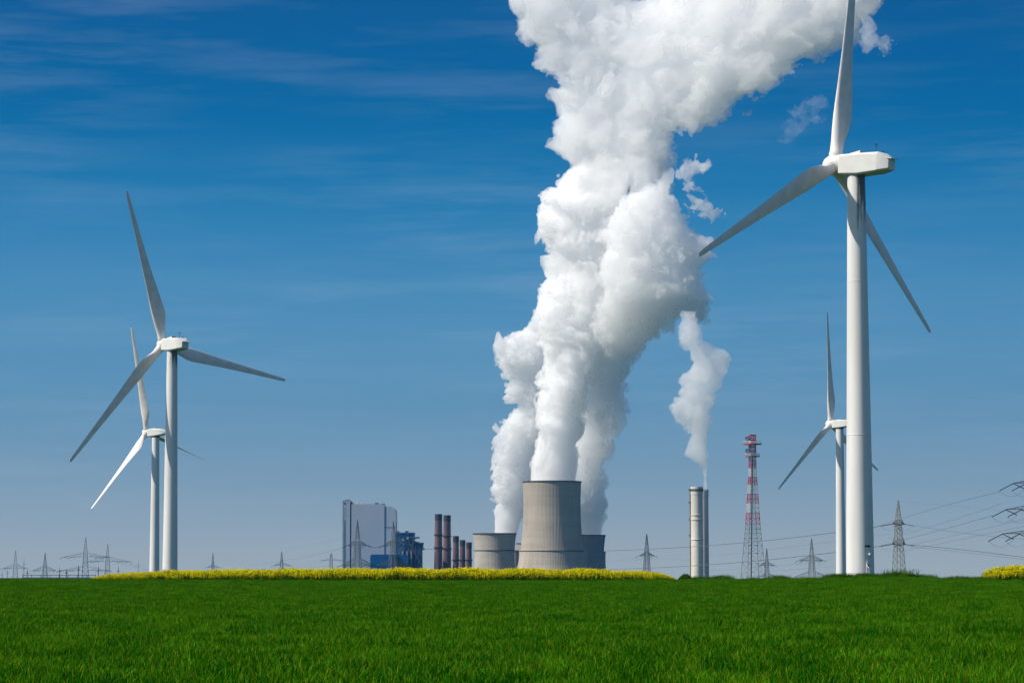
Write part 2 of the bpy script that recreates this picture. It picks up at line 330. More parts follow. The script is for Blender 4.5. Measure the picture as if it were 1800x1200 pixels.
# small bush by the concrete chimneys
def shrub(px, py, d, r, label):
    b = Vector((at(px, py, d).x, d, float(ground(at(px, py, d).x, d))))
    e = empty('shrub', b, label, 'shrub')
    n = 2600; c = rng.normal(size=(n, 3)); c /= np.linalg.norm(c, axis=1, keepdims=True); c *= (rng.rand(n, 1) ** 0.4) * r
    lob = 1 + 0.28 * np.sin(c[:, 0] * 5 + 1) * np.cos(c[:, 1] * 4) ; c *= lob[:, None]; c[:, 0] *= 1.45; c[:, 2] = np.abs(c[:, 2]) * 1.0 + 0.12
    q = rng.normal(size=(n, 2, 3)); q /= np.linalg.norm(q, axis=2, keepdims=True); A = q[:, 0] * 0.045; B = q[:, 1] * 0.03
    FV = np.stack([c - A - B, c + A - B, c + A + B, c - A + B], 1).reshape(-1, 3)
    obj('foliage', raw_mesh('foliage', FV, np.arange(n * 4).reshape(-1, 4), np.repeat(rng.rand(n), 4), [M_weed]), None, e)
    st = MB()
    for k in range(7):
        a = k * .9; st.bar((0, 0, -.05), (math.cos(a) * r * .6, math.sin(a) * r * .4, r * .7), .02, 5, .008)
    st.build('stem', M_brickd, e)
shrub(1203, 1018, CREST + 5, 0.58, 'low dark green bush at the right end of the rapeseed beside the pale chimney')

# ------------------------------------------------------------------ wind turbines
RAD = 38.5
def blade_mesh(n, r, u, a, pitch=0.0, cone=0.0):
    v = math.sin(a) * r + math.cos(a) * u; tv = math.cos(a) * r - math.sin(a) * u
    cone = R_(cone)
    st = [(0.6, 1.9, 1.0, 0), (2.2, 1.9, 1.0, 0), (3.4, 2.1, .80, 22), (5.2, 2.9, .50, 20), (7.2, 3.45, .36, 16), (9.0, 3.45, .29, 13), (12, 3.05, .25, 9.5), (17, 2.4, .22, 6.5),
          (23, 1.85, .19, 4), (29, 1.4, .17, 2.2), (34, 1.05, .16, 1), (37.2, .82, .15, .3), (38.3, .62, .15, 0), (38.5, .3, .15, 0)]
    K = 20; vs = []
    for s, c, th, tw in st:
        tw = R_(tw + 3 + pitch)
        ctr = v * s * math.cos(cone) + n * (s * math.sin(cone))
        cd_ = tv * math.cos(tw) - n * math.sin(tw); nd = n * math.cos(tw) + tv * math.sin(tw)
        ax = 0.5 if s < 2.5 else (0.5 - 0.18 * min(1, (s - 2.2) / 4))
        for k in range(K):
            t = 2 * math.pi * k / K
            cx = 0.5 + 0.5 * math.cos(t)
            blend = min(1, max(0, (s - 2.2) / 4.5))
            yt_air = 1.48 * math.sqrt(max(cx, 0)) * (1 - cx) ** 0.9 * 0.98 if True else 0
            yc = math.sin(t) * 0.5
            ya = (1 if math.sin(t) >= 0 else -1) * yt_air * 0.85
            yy = yc * (1 - blend) + ya * blend
            vs.append(ctr + cd_ * ((cx - ax) * c) + nd * (yy * c * th))
    fs = [(i * K + k, i * K + (k + 1) % K, (i + 1) * K + (k + 1) % K, (i + 1) * K + k) for i in range(len(st) - 1) for k in range(K)]
    fs += [tuple(range(K - 1, -1, -1)), tuple((len(st) - 1) * K + k for k in range(K))]
    m = MB(); m.add(vs, fs); return m
def turbine(hub_px, d, psi, phase, label, group, rb=2.05, rt=1.28, shape='box', stains=None, door=False, seams=(), over=4.0, pitch=0.0, cone=0.1):
    H = at(*hub_px, d); tilt = R_(4)
    n = Vector((-math.sin(psi) * math.cos(tilt), math.cos(psi) * math.cos(tilt), math.sin(tilt)))
    r = Vector((math.cos(psi), math.sin(psi), 0)); u = r.cross(n)
    back = Vector((math.sin(psi), -math.cos(psi), 0))
    tx = H + back * over; gz = float(ground(tx.x, tx.y))
    base = Vector((tx.x, tx.y, gz)); e = empty('wind_turbine', base, label, 'wind turbine', group)
    ht = H.z - 1.75 - gz
    mt = mat('tower_coating', (0.78, 0.77, 0.75), 0.38, 0.15, 0.5, (1, 1, 0.10), detail=8)
    if stains: tower_stain(mt, ht, stains[0], stains[1])
    t = MB(); prof = [(rb * (1 - k / 24) + rt * (k / 24), -1.0 + (ht + 1.0) * k / 24) for k in range(25)]
    t.lathe(prof, 72); tw = t.build('tower', mt, e); smooth_by_angle(tw)
    for zz in seams:
        rr = rb + (rt - rb) * zz / ht; s = MB(); s.lathe([(rr + .004, zz - .07), (rr + .02, zz - .05), (rr + .02, zz + .05), (rr + .004, zz + .07)], 72); f = s.build('flange', mt, tw); smooth_by_angle(f)
    yw = MB(); yw.lathe([(rt + .12, ht - .02), (rt + .12, ht + .45)], 48); y_ = yw.build('yaw_ring', M_dark, tw); smooth_by_angle(y_)
    if door:
        # door, lamp and lettering on the side turned to the viewer, right of centre
        def on(ang, z, out=0.0):
            rr = rb + (rt - rb) * z / ht + out; a = R_(-90 + ang); return Vector((rr * math.cos(a), rr * math.sin(a), z))
        def plate(name, a0, a1, z0, z1, out, m, parent, th=0.05):
            b = MB(); K = 6; vs = []
            for o_ in (-.02, out):
                for k in range(K + 1):
                    for zz in (z0, z1): vs.append(on(a0 + (a1 - a0) * k / K, zz, o_))
            w = 2 * (K + 1); fs = []
            for k in range(K):
                i = 2 * k; fs += [(w + i, w + i + 2, w + i + 3, w + i + 1), (i, i + 1, i + 3, i + 2), (i, i + 2, w + i + 2, w + i), (i + 1, w + i + 1, w + i + 3, i + 3)]
            fs += [(0, w, w + 1, 1), (w - 2, w - 1, 2 * w - 1, 2 * w - 2)]
            b.add(vs, fs); return b.build(name, m, parent)
        zb = at(1521, 1008, d).z - gz
        dr = plate('door', 22, 34, zb - .6, zb + 1.9, .04, M_white, tw)
        plate('door_window', 24.5, 31.5, zb + .45, zb + 1.35, .06, M_dark, dr)
        rl = MB(); a0 = on(15.5, zb - .8, .25); rl.bar(a0, a0 + Vector((0, 0, 2.5)), .05, 6); b0 = on(15.5, zb - .8, 1.2); rl.bar(b0, b0 + Vector((0, 0, 1.7)), .04, 6); rl.bar(a0 + Vector((0, 0, 2.1)), b0 + Vector((0, 0, 1.6)), .04, 6)
        rl.build('stair_rail', M_white, e)
        lp = MB(); c = on(33, zb + 2.75, .16); lp.lathe([(.05, -.16), (.14, -.12), (.16, 0), (.14, .12), (.05, .16)], 14); lo = lp.build('lamp_housing', M_white, tw, loc=c)
        zt = zb + 3.75; wd = [2.1, 2.1, 1.8, 0, 2.3, 2.0, 2.1, 2.2, 2.0, 0, 2.0, 2.2]; a = 13.0; tx_ = MB()
        for w_ in wd:
            if w_ == 0: a += 1.0; continue
            p0 = on(a, zt, .012); p1 = on(a + w_, zt, .012); p2 = on(a + w_, zt + .3, .012); p3 = on(a, zt + .3, .012)
            q = [on(a, zt, -.02), on(a + w_, zt, -.02), on(a + w_, zt + .3, -.02), on(a, zt + .3, -.02)]
            tx_.add([p0, p1, p2, p3] + q, [(0, 1, 2, 3), (4, 7, 6, 5), (0, 4, 5, 1), (1, 5, 6, 2), (2, 6, 7, 3), (3, 7, 4, 0)]); a += w_ + .55
        tx_.build('lettering', M_dark, tw)
    # nacelle, sections along the rearward axis (x back, half width, top, bottom)
    up = u; side = r
    if shape == 'box':
        sec = [(1.35, 1.35, 1.22, -1.35), (1.45, 1.62, 1.35, -1.58), (4.5, 1.66, 1.52, -1.62), (7.6, 1.66, 1.62, -1.25), (7.75, 1.66, 1.62, -1.2), (9.1, 1.05, .95, -.95), (9.3, .98, .72, -.9)]
    else:
        sec = [(1.3, 1.25, 1.2, -1.3), (1.4, 1.45, 1.3, -1.45), (4.0, 1.5, 1.65, -1.2), (6.0, 1.45, 1.65, -.85), (7.6, 1.2, 1.45, -.5), (8.8, .7, 1.0, -.1), (9.1, .5, .8, 0)]
    nb = MB(); vs = []
    O = H - base
    for x, hw, zt, zb_ in sec:
        c = .22
        ring = [(-hw, zb_ + c), (-hw + c, zb_), (hw - c, zb_), (hw, zb_ + c), (hw, zt - c), (hw - c * 1.6, zt), (-hw + c * 1.6, zt), (-hw, zt - c)]
        vs += [O - n * x + side * p + up * q for p, q in ring]
    k8 = 8; fs = [(i * k8 + k, (i + 1) * k8 + k, (i + 1) * k8 + (k + 1) % k8, i * k8 + (k + 1) % k8) for i in range(len(sec) - 1) for k in range(k8)]
    fs += [tuple(range(k8)), tuple((len(sec) - 1) * k8 + k for k in range(k8 - 1, -1, -1))]
    nb.add(vs, fs); no = nb.build('nacelle', M_nac, e); smooth_by_angle(no, 28)
    bm_ = no.modifiers.new('b', 'BEVEL'); bm_.width = .06; bm_.segments = 2
    if shape == 'box':
        h_ = MB(); q = lambda x, s_, z: O - n * x + side * s_ + up * z
        def hexa(mb, x0, x1, s0, s1, z0, z1, z0b=None, z1b=None):
            z0b = z0 if z0b is None else z0b; z1b = z1 if z1b is None else z1b
            mb.add([q(x0, s0, z0), q(x1, s0, z0b), q(x1, s1, z0b), q(x0, s1, z0), q(x0, s0, z1), q(x1, s0, z1b), q(x1, s1, z1b), q(x0, s1, z1)],
                   [(3, 2, 1, 0), (4, 5, 6, 7), (0, 1, 5, 4), (1, 2, 6, 5), (2, 3, 7, 6), (3, 0, 4, 7)])
        hexa(h_, 2.6, 4.4, -.7, .7, 1.35, 1.52, 1.4, 1.95); h_.build('roof_hatch', M_nac, no)
        c_ = MB(); hexa(c_, 4.42, 5.0, -.6, .6, 1.5, 1.72); c_.build('roof_vent', M_dark, no)
        ov = MB(); hexa(ov, 8.7, 9.75, -1.15, 1.15, .78, .92, .62, .74); ov.build('rear_hood', M_nac, no)
        ws = MB(); ws.bar(q(6.6, 0, 1.55), q(6.6, 0, 2.9), .035, 6); ws.bar(q(6.6, -.35, 2.7), q(6.6, .35, 2.7), .03, 6); ws.bar(q(6.6, .35, 2.7), q(6.6, .35, 3.0), .05, 6); ws.bar(q(6.6, -.35, 2.7), q(6.6, -.35, 3.0), .05, 6)
        ws.build('weather_mast', M_dark, no); ws = MB(); ws.bar(q(7.6, .3, 1.6), q(7.6, .3, 1.95), .08, 6); ws.build('beacon', M_dark, no)
    else:
        c_ = MB(); c_.bar(O - n * 4.6 + up * 1.6, O - n * 4.6 + up * 1.85, .3, 8); c_.build('roof_lamp', M_dark, no)
    # spinner
    K = 28; pr = [(-1.42, 1.32), (-1.2, 1.5), (0.2, 1.5), (0.9, 1.32), (1.5, .95), (1.85, .5), (1.98, .12)]; vs = []
    for x, rr in pr:
        for k in range(K):
            a = 2 * math.pi * k / K; vs.append(O + n * x + (side * math.cos(a) + up * math.sin(a)) * rr)
    fs = [(i * K + k, i * K + (k + 1) % K, (i + 1) * K + (k + 1) % K, (i + 1) * K + k) for i in range(len(pr) - 1) for k in range(K)] + [tuple(range(K - 1, -1, -1)), tuple((len(pr) - 1) * K + k for k in range(K))]
    sp = MB(); sp.add(vs, fs); so = sp.build('spinner', M_nac, e); smooth_by_angle(so, 50)
    for k in range(3):
        bm = blade_mesh(n, r, u, phase + k * 2 * math.pi / 3, pitch, cone); bm.v = [tuple(Vector(v) + O) for v in bm.v]
        bo = bm.build('blade', M_blade, e); smooth_by_angle(bo, 45)
        a = phase + k * 2 * math.pi / 3; v = math.sin(a) * r + math.cos(a) * u
        cl_ = MB(); cl_.bar(O + v * 1.1, O + v * 1.75, 1.04, 24); co = cl_.build('root_collar', M_nac, bo); smooth_by_angle(co)
    # fix normals of hand-wound surfaces
    return e
GT = 'white wind turbines standing behind the field'
turbine((1468, 290), 408, .937, .083, 'largest white wind turbine, right of the steam, its tower streaked dark below the nacelle', GT, 2.05, 1.27, 'box', (9.5, 0.75), True, (22, 44), over=3.45)
turbine((287, 605), 692, .73, -.344, 'big white wind turbine on the left with a weather mast on its boxy nacelle', GT, 1.95, 1.27, 'box', (6, 0.5), False, (14, 34), over=3.8)
turbine((258, 760), 1019, 1.02, -.29, 'smaller wind turbine half hidden behind the big left turbine, with tapering nacelle', GT, 1.95, 1.3, 'taper', over=4.1, pitch=70, cone=2.0)
turbine((1460, 745), 983, .922, -.129, 'small wind turbine half hidden behind the tower of the largest turbine', GT, 1.9, 1.3, 'taper', over=3.6, cone=1.0)

# ------------------------------------------------------------------ power station
D = 4300.0; PXM = D / F        # metres per photo pixel there
def gz(x, y): return float(ground(x, y))
def foot(px, d): p = at(px, 1000, d); return Vector((p.x, d, gz(p.x, d)))
def zat(py, d): return at(900, py, d).z
def cool_mat(name, c1, c2, ribs):
    m = mat(name, c1, 0.9, 0, 0.022, (1, 1, 0.45), col2=c2); t = m.node_tree; b = t.nodes['Principled BSDF']; ln = b.inputs['Base Color'].links[0].from_socket
    g = t.nodes.new('ShaderNodeTexCoord'); sp = t.nodes.new('ShaderNodeSeparateXYZ'); t.links.new(g.outputs['Object'], sp.inputs[0])
    an = t.nodes.new('ShaderNodeMath'); an.operation = 'ARCTAN2'; t.links.new(sp.outputs[1], an.inputs[0]); t.links.new(sp.outputs[0], an.inputs[1])
    def mth(op, a, c, cl=False):
        k = t.nodes.new('ShaderNodeMath'); k.operation = op; k.use_clamp = cl
        for i, v in enumerate((a, c)):
            if isinstance(v, (int, float)): k.inputs[i].default_value = v
            else: t.links.new(v, k.inputs[i])
        return k.outputs[0]
    cv = t.nodes.new('ShaderNodeCombineXYZ'); t.links.new(mth('MULTIPLY', an.outputs[0], 26.0), cv.inputs[0]); t.links.new(mth('MULTIPLY', sp.outputs[2], 0.012), cv.inputs[1])
    n = t.nodes.new('ShaderNodeTexNoise'); n.inputs['Scale'].default_value = 1.0; n.inputs['Detail'].default_value = 4; t.links.new(cv.outputs[0], n.inputs['Vector'])
    st = mth('MULTIPLY', mth('SUBTRACT', n.outputs[0], 0.42), 2.6, True)
    cz = t.nodes.new('ShaderNodeCombineXYZ'); t.links.new(mth('MULTIPLY', sp.outputs[2], 0.11), cz.inputs[2]); t.links.new(mth('MULTIPLY', an.outputs[0], 0.35), cz.inputs[0])
    n3 = t.nodes.new('ShaderNodeTexNoise'); n3.inputs['Scale'].default_value = 1.0; n3.inputs['Detail'].default_value = 4; t.links.new(cz.outputs[0], n3.inputs['Vector'])
    bd = mth('MULTIPLY', mth('SUBTRACT', n3.outputs[0], 0.45), 3.0, True)
    k = mth('ADD', mth('MULTIPLY', st, 0.32), mth('MULTIPLY', bd, 0.3))
    x = t.nodes.new('ShaderNodeMix'); x.data_type = 'RGBA'; x.inputs[7].default_value = tuple(v * 0.42 for v in c2) + (1,)
    t.links.new(ln, x.inputs[6]); t.links.new(k, x.inputs[0]); t.links.new(x.outputs[2], b.inputs['Base Color']); return m
def cooling_tower(px, d, prof, m, label, group, ribs=120, name='cooling_tower', rings=()):
    """prof: (radius px, py) from bottom to rim at distance d"""
    b = foot(px, d); s = d / F; e = empty(name, b, label, 'cooling tower', group)
    pz = [zat(p[1], d) - b.z for p in prof]; pr = [p[0] * s for p in prof]
    z0 = pz[0]; zz = np.linspace(max(0, z0), pz[-1], 46); rr = np.interp(zz, pz, pr)
    # smooth the radius
    for _ in range(3): rr[1:-1] = (rr[:-2] + 2 * rr[1:-1] + rr[2:]) / 4
    K = ribs * 4; vs = []
    for z, r in zip(zz, rr):
        for k in range(K):
            a = 2 * math.pi * k / K; q = r + (0.25 if k % 4 == 0 else 0.0); vs.append((q * math.cos(a), q * math.sin(a), z))
    nz = len(zz); fs = [(i * K + k, i * K + (k + 1) % K, (i + 1) * K + (k + 1) % K, (i + 1) * K + k) for i in range(nz - 1) for k in range(K)]
    sh = MB(); sh.add(vs, fs)
    inn = [(r - 1.2, z) for z, r in zip(zz[::-1], rr[::-1])]
    sh.lathe(inn, 96, cap=False)
    so = sh.build('shell', m, e)
    R = rr[-1]; rim = MB(); rim.lathe([(R - 1.4, zz[-1] - .5), (R + 1.1, zz[-1] - .5), (R + 1.1, zz[-1] + 1.1), (R - 1.4, zz[-1] + 1.1), (R - 1.4, zz[-1] - .5)], 120, cap=False)
    rim.build('rim', M_rim, e)
    for py in rings:
        z = zat(py, d) - b.z; r = float(np.interp(z, zz, rr)); g_ = MB(); g_.lathe([(r + .3, z - .5), (r + 1.0, z - .5), (r + 1.0, z + .5), (r + .3, z + .5)], 96, cap=False); g_.build('ring', M_rim, so)
    return e
M_rim = mat('dark_rim_concrete', (0.10, 0.10, 0.11), 0.9, 0.3, 0.1)
M_cool = cool_mat('cooling_tower_concrete', (0.50, 0.43, 0.35), (0.40, 0.35, 0.29), 120)
M_cool2 = cool_mat('pale_cooling_tower_concrete', (0.50, 0.46, 0.40), (0.42, 0.38, 0.33), 90)
M_cool3 = cool_mat('grey_cooling_tower_concrete', (0.36, 0.32, 0.31), (0.28, 0.25, 0.25), 90)
GC = 'concrete cooling towers of the power station'
cooling_tower(970.5, D, [(77, 1042), (67, 1015), (60.5, 997), (57, 978), (54, 960), (52, 940), (50.6, 918), (49.8, 895), (50, 872), (51, 847)], M_cool,
              'tallest cooling tower, brown-grey ribbed concrete, in the middle of the power station', GC, 130, rings=(968,))
cooling_tower(869.5, D + 230, [(42, 1042), (37, 1012), (35.4, 995), (34.7, 978), (35, 962), (36, 950), (37.6, 938)], M_cool2, 'low pale cooling tower to the left of the tallest cooling tower', GC, 90, rings=(967,))
cooling_tower(1026.5, D + 260, [(42, 1042), (37.5, 1012), (35.6, 995), (34.8, 980), (35, 965), (36, 953), (37.6, 941)], M_cool3, 'low grey cooling tower mostly hidden behind the right side of the tallest one', GC, 90)
cooling_tower(1030, D + 700, [(38, 1038), (36, 1010), (34, 990), (34.2, 970)], M_cool3, 'sliver of a farther cooling tower right behind the low grey one', GC, 60)
cooling_tower(925, D + 700, [(28, 1038), (23, 1010), (19, 985), (17, 955)], M_cool3, 'dim narrow tower behind the gap left of the tallest cooling tower', GC, 40)
cooling_tower(906, D + 650, [(7, 1038), (6, 1010), (5.6, 968)], M_cool3, 'short grey stump tower just right of the low pale cooling tower', GC, 30)
# brick chimneys
def chimney(px, rtop, rbot, pytop, d, bands, label, group, m=None, capm=None, cat='chimney'):
    b = foot(px, d); s = d / F; e = empty('chimney', b, label, cat, group); ht = zat(pytop, d) - b.z
    sh = MB(); sh.lathe([(rbot * s + (rtop - rbot) * s * k / 12, ht * k / 12) for k in range(13)], 40); o = sh.build('shaft', m or M_brick, e); smooth_by_angle(o)
    t = MB(); t.lathe([(rtop * s + .35, ht - 9), (rtop * s + .35, ht + .4), (rtop * s - .8, ht + .4)], 40); c = t.build('top_band', capm or M_brickd, e); smooth_by_angle(c)
    for py in bands:
        z = zat(py, d) - b.z; r = (rbot + (rtop - rbot) * z / ht) * s; g_ = MB(); g_.lathe([(r, z - 1), (r + 1.3, z - .8), (r + 1.3, z + .9), (r, z + 1)], 32); g_.build('walkway', M_brickd, e)
    return e
GB = 'dark brick chimneys of the old power station'
chimney(770.6, 6.1, 8.0, 903.5, D, (939.5, 962), 'tallest brick chimney, leftmost of the row', GB)
chimney(785.8, 6.1, 8.0, 905.5, D + 20, (942, 964), 'second tall brick chimney, just right of the tallest brick one', GB)
chimney(801.4, 4.9, 6.2, 942, D + 60, (984,), 'first of the shorter brick chimneys, right of the two tall ones', GB)
chimney(813, 4.7, 6.1, 949, D + 90, (984,), 'middle one of the shorter brick chimneys', GB)
chimney(824.3, 4.6, 6.0, 953, D + 120, (984,), 'shortest brick chimney beside the low pale cooling tower', GB)
# two pale concrete stacks
GP = 'pale concrete stacks right of the cooling towers'
DS = 3500.0
e = chimney(1225.5, 10.4, 10.9, 856, DS, (), 'pale concrete stack with small dark openings under its rim', GP, M_conc, M_conc, 'chimney')
b = MB(); s = DS / F; ztop = zat(856, DS) - e.location.z
for k in range(26):
    a = 2 * math.pi * k / 26; c = Vector((math.cos(a), math.sin(a), 0)) * (10.4 * s + .5); t_ = Vector((-math.sin(a), math.cos(a), 0)) * .55; o_ = Vector((math.cos(a), math.sin(a), 0)) * .2
    z = Vector((0, 0, ztop - 5)); h_ = Vector((0, 0, 3))
    b.add([c - t_ + z, c + t_ + z, c + t_ + z + h_, c - t_ + z + h_, c - t_ + z + o_, c + t_ + z + o_, c + t_ + z + h_ + o_, c - t_ + z + h_ + o_],
          [(0, 3, 2, 1), (4, 5, 6, 7), (0, 1, 5, 4), (1, 2, 6, 5), (2, 3, 7, 6), (3, 0, 4, 7)])
b.build('vent_opening', M_brickd, e)
for py in (905, 913, 948):
    z = zat(py, DS) - e.location.z; g_ = MB(); g_.lathe([(10.75 * s, z - .5), (10.75 * s + .5, z - .4), (10.75 * s + .5, z + .5), (10.75 * s, z + .6)], 40); g_.build('ring', M_conc2, e)
ld_ = MB(); ld_.box(-10.4 * s - 1.5, -10.4 * s + .3, -.8, .8, 20, ztop - 2); 
for py in (862, 884, 914, 942):
    z = zat(py, DS) - e.location.z; ld_.box(-10.8 * s - 2.6, -10.4 * s, -1.2, 1.2, z, z + 2.2)
ld_.build('ladder', M_steel, e)
chimney(1236.5, 9.3, 9.9, 860.5, DS + 60, (), 'reddish stained stack behind the pale concrete stack, faint steam above it', GP, M_conc2, M_conc2, 'chimney')

# pale boiler house
def px_box(mb, e, px0, px1, py0, py1, dy0, dy1, d=D):
    b = e.location; a0 = at(px0, 1000, d).x - b.x; a1 = at(px1, 1000, d).x - b.x
    mb.box(a0, a1, dy0, dy1, (0 if py1 is None else zat(py1, d) - b.z), zat(py0, d) - b.z)
def rounded(mb, e, px0, px1, py0, py1, dy0, dy1, rad, d=D, both=False):
    b = e.location; x0 = at(px0, 1000, d).x - b.x; x1 = at(px1, 1000, d).x - b.x; z1 = zat(py0, d) - b.z; z0 = 0 if py1 is None else zat(py1, d) - b.z
    pr = [(x0, z0), (x1, z0)] + [(x1 - rad + rad * math.cos(t), z1 - rad + rad * math.sin(t)) for t in np.linspace(0, math.pi / 2, 7)]
    pr += ([(x0 + rad - rad * math.sin(t), z1 - rad + rad * math.cos(t)) for t in np.linspace(0, math.pi / 2, 7)] if both else [(x0, z1)])
    n = len(pr); mb.add([(x, dy0, z) for x, z in pr] + [(x, dy1, z) for x, z in pr], [tuple(range(n)), tuple(range(2 * n - 1, n - 1, -1))] + [(k, n + k, n + (k + 1) % n, (k + 1) % n) for k in range(n)])
e = empty('boiler_house', foot(648, D), 'huge pale grey boiler house with a slim stair tower on its left', 'power station building')
b = MB(); rounded(b, e, 617.2, 675.5, 885.5, None, 0, 70, 3); o = b.build('main_block', M_clad, e)
b = MB(); rounded(b, e, 675.5, 695, 889.5, None, .8, 66, 9); o2 = b.build('side_block', M_clad, e)
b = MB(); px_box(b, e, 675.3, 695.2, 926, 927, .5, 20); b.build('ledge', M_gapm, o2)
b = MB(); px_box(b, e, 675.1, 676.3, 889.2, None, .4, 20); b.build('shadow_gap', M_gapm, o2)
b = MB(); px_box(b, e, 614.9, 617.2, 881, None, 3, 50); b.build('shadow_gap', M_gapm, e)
b = MB(); px_box(b, e, 601, 614.9, 880, None, -.4, 40); st = b.build('stair_tower', M_clad, e)
b = MB(); px_box(b, e, 601, 603, 879.9, None, -.7, 30); px_box(b, e, 600.8, 615, 878.8, 880.2, -.6, 40.2); b.build('corner_trim', M_clad2, st)
b = MB(); px_box(b, e, 605.2, 606.4, 913.5, None, -.7, 0); b.build('glazing_strip', M_teal, st)
for py in (884, 894, 900, 905.5):
    b = MB(); px_box(b, e, 603.5 if py == 884 else 605.2, 607.5 if py == 884 else 606.6, py - .7, py + .7, -.9, 0); b.build('window', M_gapm, st)
for (x0, x1, y0, y1, mm) in ((606, 613, 877.3, 878.8, M_gapm), (618, 629, 881.3, 885.4, M_clad2), (630, 636, 883.8, 885.4, M_clad2), (658, 663, 882.8, 885.4, M_gapm), (669, 675, 884.3, 885.4, M_gapm)):
    b = MB(); px_box(b, e, x0, x1, y0, y1, 12, 34); b.build('roof_unit', mm, e)
e = empty('turbine_hall', foot(686, D), 'low bright blue hall with rounded corners in front of the boiler house', 'power station building')
b = MB(); rounded(b, e, 656, 700, 975, None, -90, -15, 3, both=True); o = b.build('main_hall', M_blue, e)
b = MB(); rounded(b, e, 700.3, 719, 975.6, None, -80, -10, 2); b.build('side_hall', M_blue, e)
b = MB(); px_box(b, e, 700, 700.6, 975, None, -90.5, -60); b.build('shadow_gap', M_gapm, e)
e = empty('filter_plant', foot(718, D), 'dark blue stepped steelwork plant right of the boiler house', 'power station building')
b = MB(); px_box(b, e, 695, 705, 936, None, 6, 60); b.build('grey_bay', M_clad, e)
b = MB(); px_box(b, e, 705, 727, 937.5, None, 0, 60); px_box(b, e, 727, 736, 952, None, 2, 55); o = b.build('upper_block', M_navy, e)
b = MB(); px_box(b, e, 736, 742.5, 955, 964, 4, 50); px_box(b, e, 727, 741, 964, None, 0, 50); px_box(b, e, 704, 718, 958, None, -8, 0); b.build('lower_block', M_navy, e)
b = MB(); px_box(b, e, 695, 727.5, 935.3, 937.4, -4, 62); px_box(b, e, 716, 736.5, 943, 945.5, -5, 30); px_box(b, e, 733, 743.5, 953, 955, -3, 50); px_box(b, e, 733, 745, 963, 965, -2, 50)
b.build('roof_deck', M_navy, e)
for x0, x1 in ((696, 701), (711.5, 717)):
    b = MB(); px_box(b, e, x0, x1, 932.5, 935.3, 10, 24); b.build('roof_unit', M_orange if x0 > 700 else M_clad2, e)
b = MB()
for (x0, y0, x1, y1) in ((705, 958, 718, 940), (718, 958, 705, 940), (718, 975, 730, 950), (730, 975, 718, 950), (704, 995, 712, 962), (727, 990, 740, 966), (740, 990, 727, 966), (710, 946, 737, 953), (720, 950, 738, 944)):
    p = at(x0, y0, D) - e.location; q = at(x1, y1, D) - e.location; p.y = q.y = -10; b.bar(p, q, .9)
for x0 in (706, 712, 719, 725, 731, 737): p = at(x0, 948 if x0 < 726 else 958, D) - e.location; q = at(x0, 1000, D) - e.location; p.y = q.y = -9.5; b.bar(p, q, .7)
b.build('steel_frame', M_steel2, e)
b = MB(); px_box(b, e, 714, 718, 943.5, 948, -6, 0); px_box(b, e, 706, 710, 947, 950, -9, 0); b.build('duct', M_clad, e)
b = MB(); 
for x in (707, 714.5, 722): px_box(b, e, x, x + 2.5, 968, None, -12, -8)
b.build('column', M_cool3, e)

# ------------------------------------------------------------------ telecom tower
def lattice(mb, lev, r, brace=True, mi=None):
    """lev: list of (z, half width); square lattice mast, X braces per level"""
    C4 = [(-1, -1), (1, -1), (1, 1), (-1, 1)]
    for i in range(len(lev) - 1):
        (z0, h0), (z1, h1) = lev[i], lev[i + 1]; m = mi(z0, z1) if mi else 0
        for k in range(4):
            a = C4[k]; c = C4[(k + 1) % 4]
            p = Vector((a[0] * h0, a[1] * h0, z0)); q = Vector((a[0] * h1, a[1] * h1, z1)); p2 = Vector((c[0] * h0, c[1] * h0, z0)); q2 = Vector((c[0] * h1, c[1] * h1, z1))
            mb.bar(p, q, r, m=m)
            if brace: mb.bar(p, q2, r * .55, m=m); mb.bar(p2, q, r * .55, m=m); mb.bar(q, q2, r * .6, m=m)
d = 2400.0; e = empty('telecom_tower', foot(1324, d), 'tall red and white lattice telecommunications tower with dishes and two platforms', 'telecom tower', rz=R_(16))
bz = e.location.z; s = d / F
def Zt(py): return zat(py, d) - bz
bands = [(1040, 921, 3), (921, 901, 1), (901, 885, 2), (885, 868, 1), (868, 852, 2), (852, 838, 1), (838, 823, 2), (823, 809, 1), (809, 796, 2), (796, 783, 1), (783, 775, 2), (775, 764, 1)]
def hw(py): return float(np.interp(py, [764, 823, 921, 1017, 1060], [5.2, 5.3, 10.6, 18.5, 22])) * s * 0.92
mm = MB(); nsub = {3: 8, 1: 2, 2: 2}
for (b0, b1, m) in bands:
    n = nsub[m]; pys = np.linspace(b0, b1, n + 1)
    if m == 3: pys = np.array([1045, 1012, 990, 972, 958, 946, 937, 929, 921])
    lattice(mm, [(max(0, Zt(p)), hw(p)) for p in pys], .29 if m != 3 else .20, True, lambda z0, z1, m=m: m - 1)
me = mm.mesh('lattice_mast'); o = obj('lattice_mast', me, None, e)
for m_ in (M_red, M_mwhite, M_steel): me.materials.append(m_)
b = MB(); b.bar((-3, -2, 0), (0, 0, Zt(800)), .55, 6); b.build('cable_duct', M_steel2, e)
for py, r_ in ((781, 16.5), (802.5, 13)):
    z = Zt(py); b = MB(); b.lathe([(3 * s, z), (r_ * s, z), (r_ * s, z + .8), (3 * s, z + .8)], 32); pf = b.build('platform', M_orange, e)
    b = MB(); b.lathe([(r_ * s - .3, z + 2.2), (r_ * s, z + 2.2), (r_ * s, z + 2.5), (r_ * s - .3, z + 2.5)], 32, cap=False)
    for k in range(16): a = k * math.pi / 8; c = Vector((math.cos(a), math.sin(a), 0)) * (r_ * s - .2); b.bar(c + Vector((0, 0, z)), c + Vector((0, 0, z + 2.4)), .12)
    b.build('railing', M_mwhite, pf)
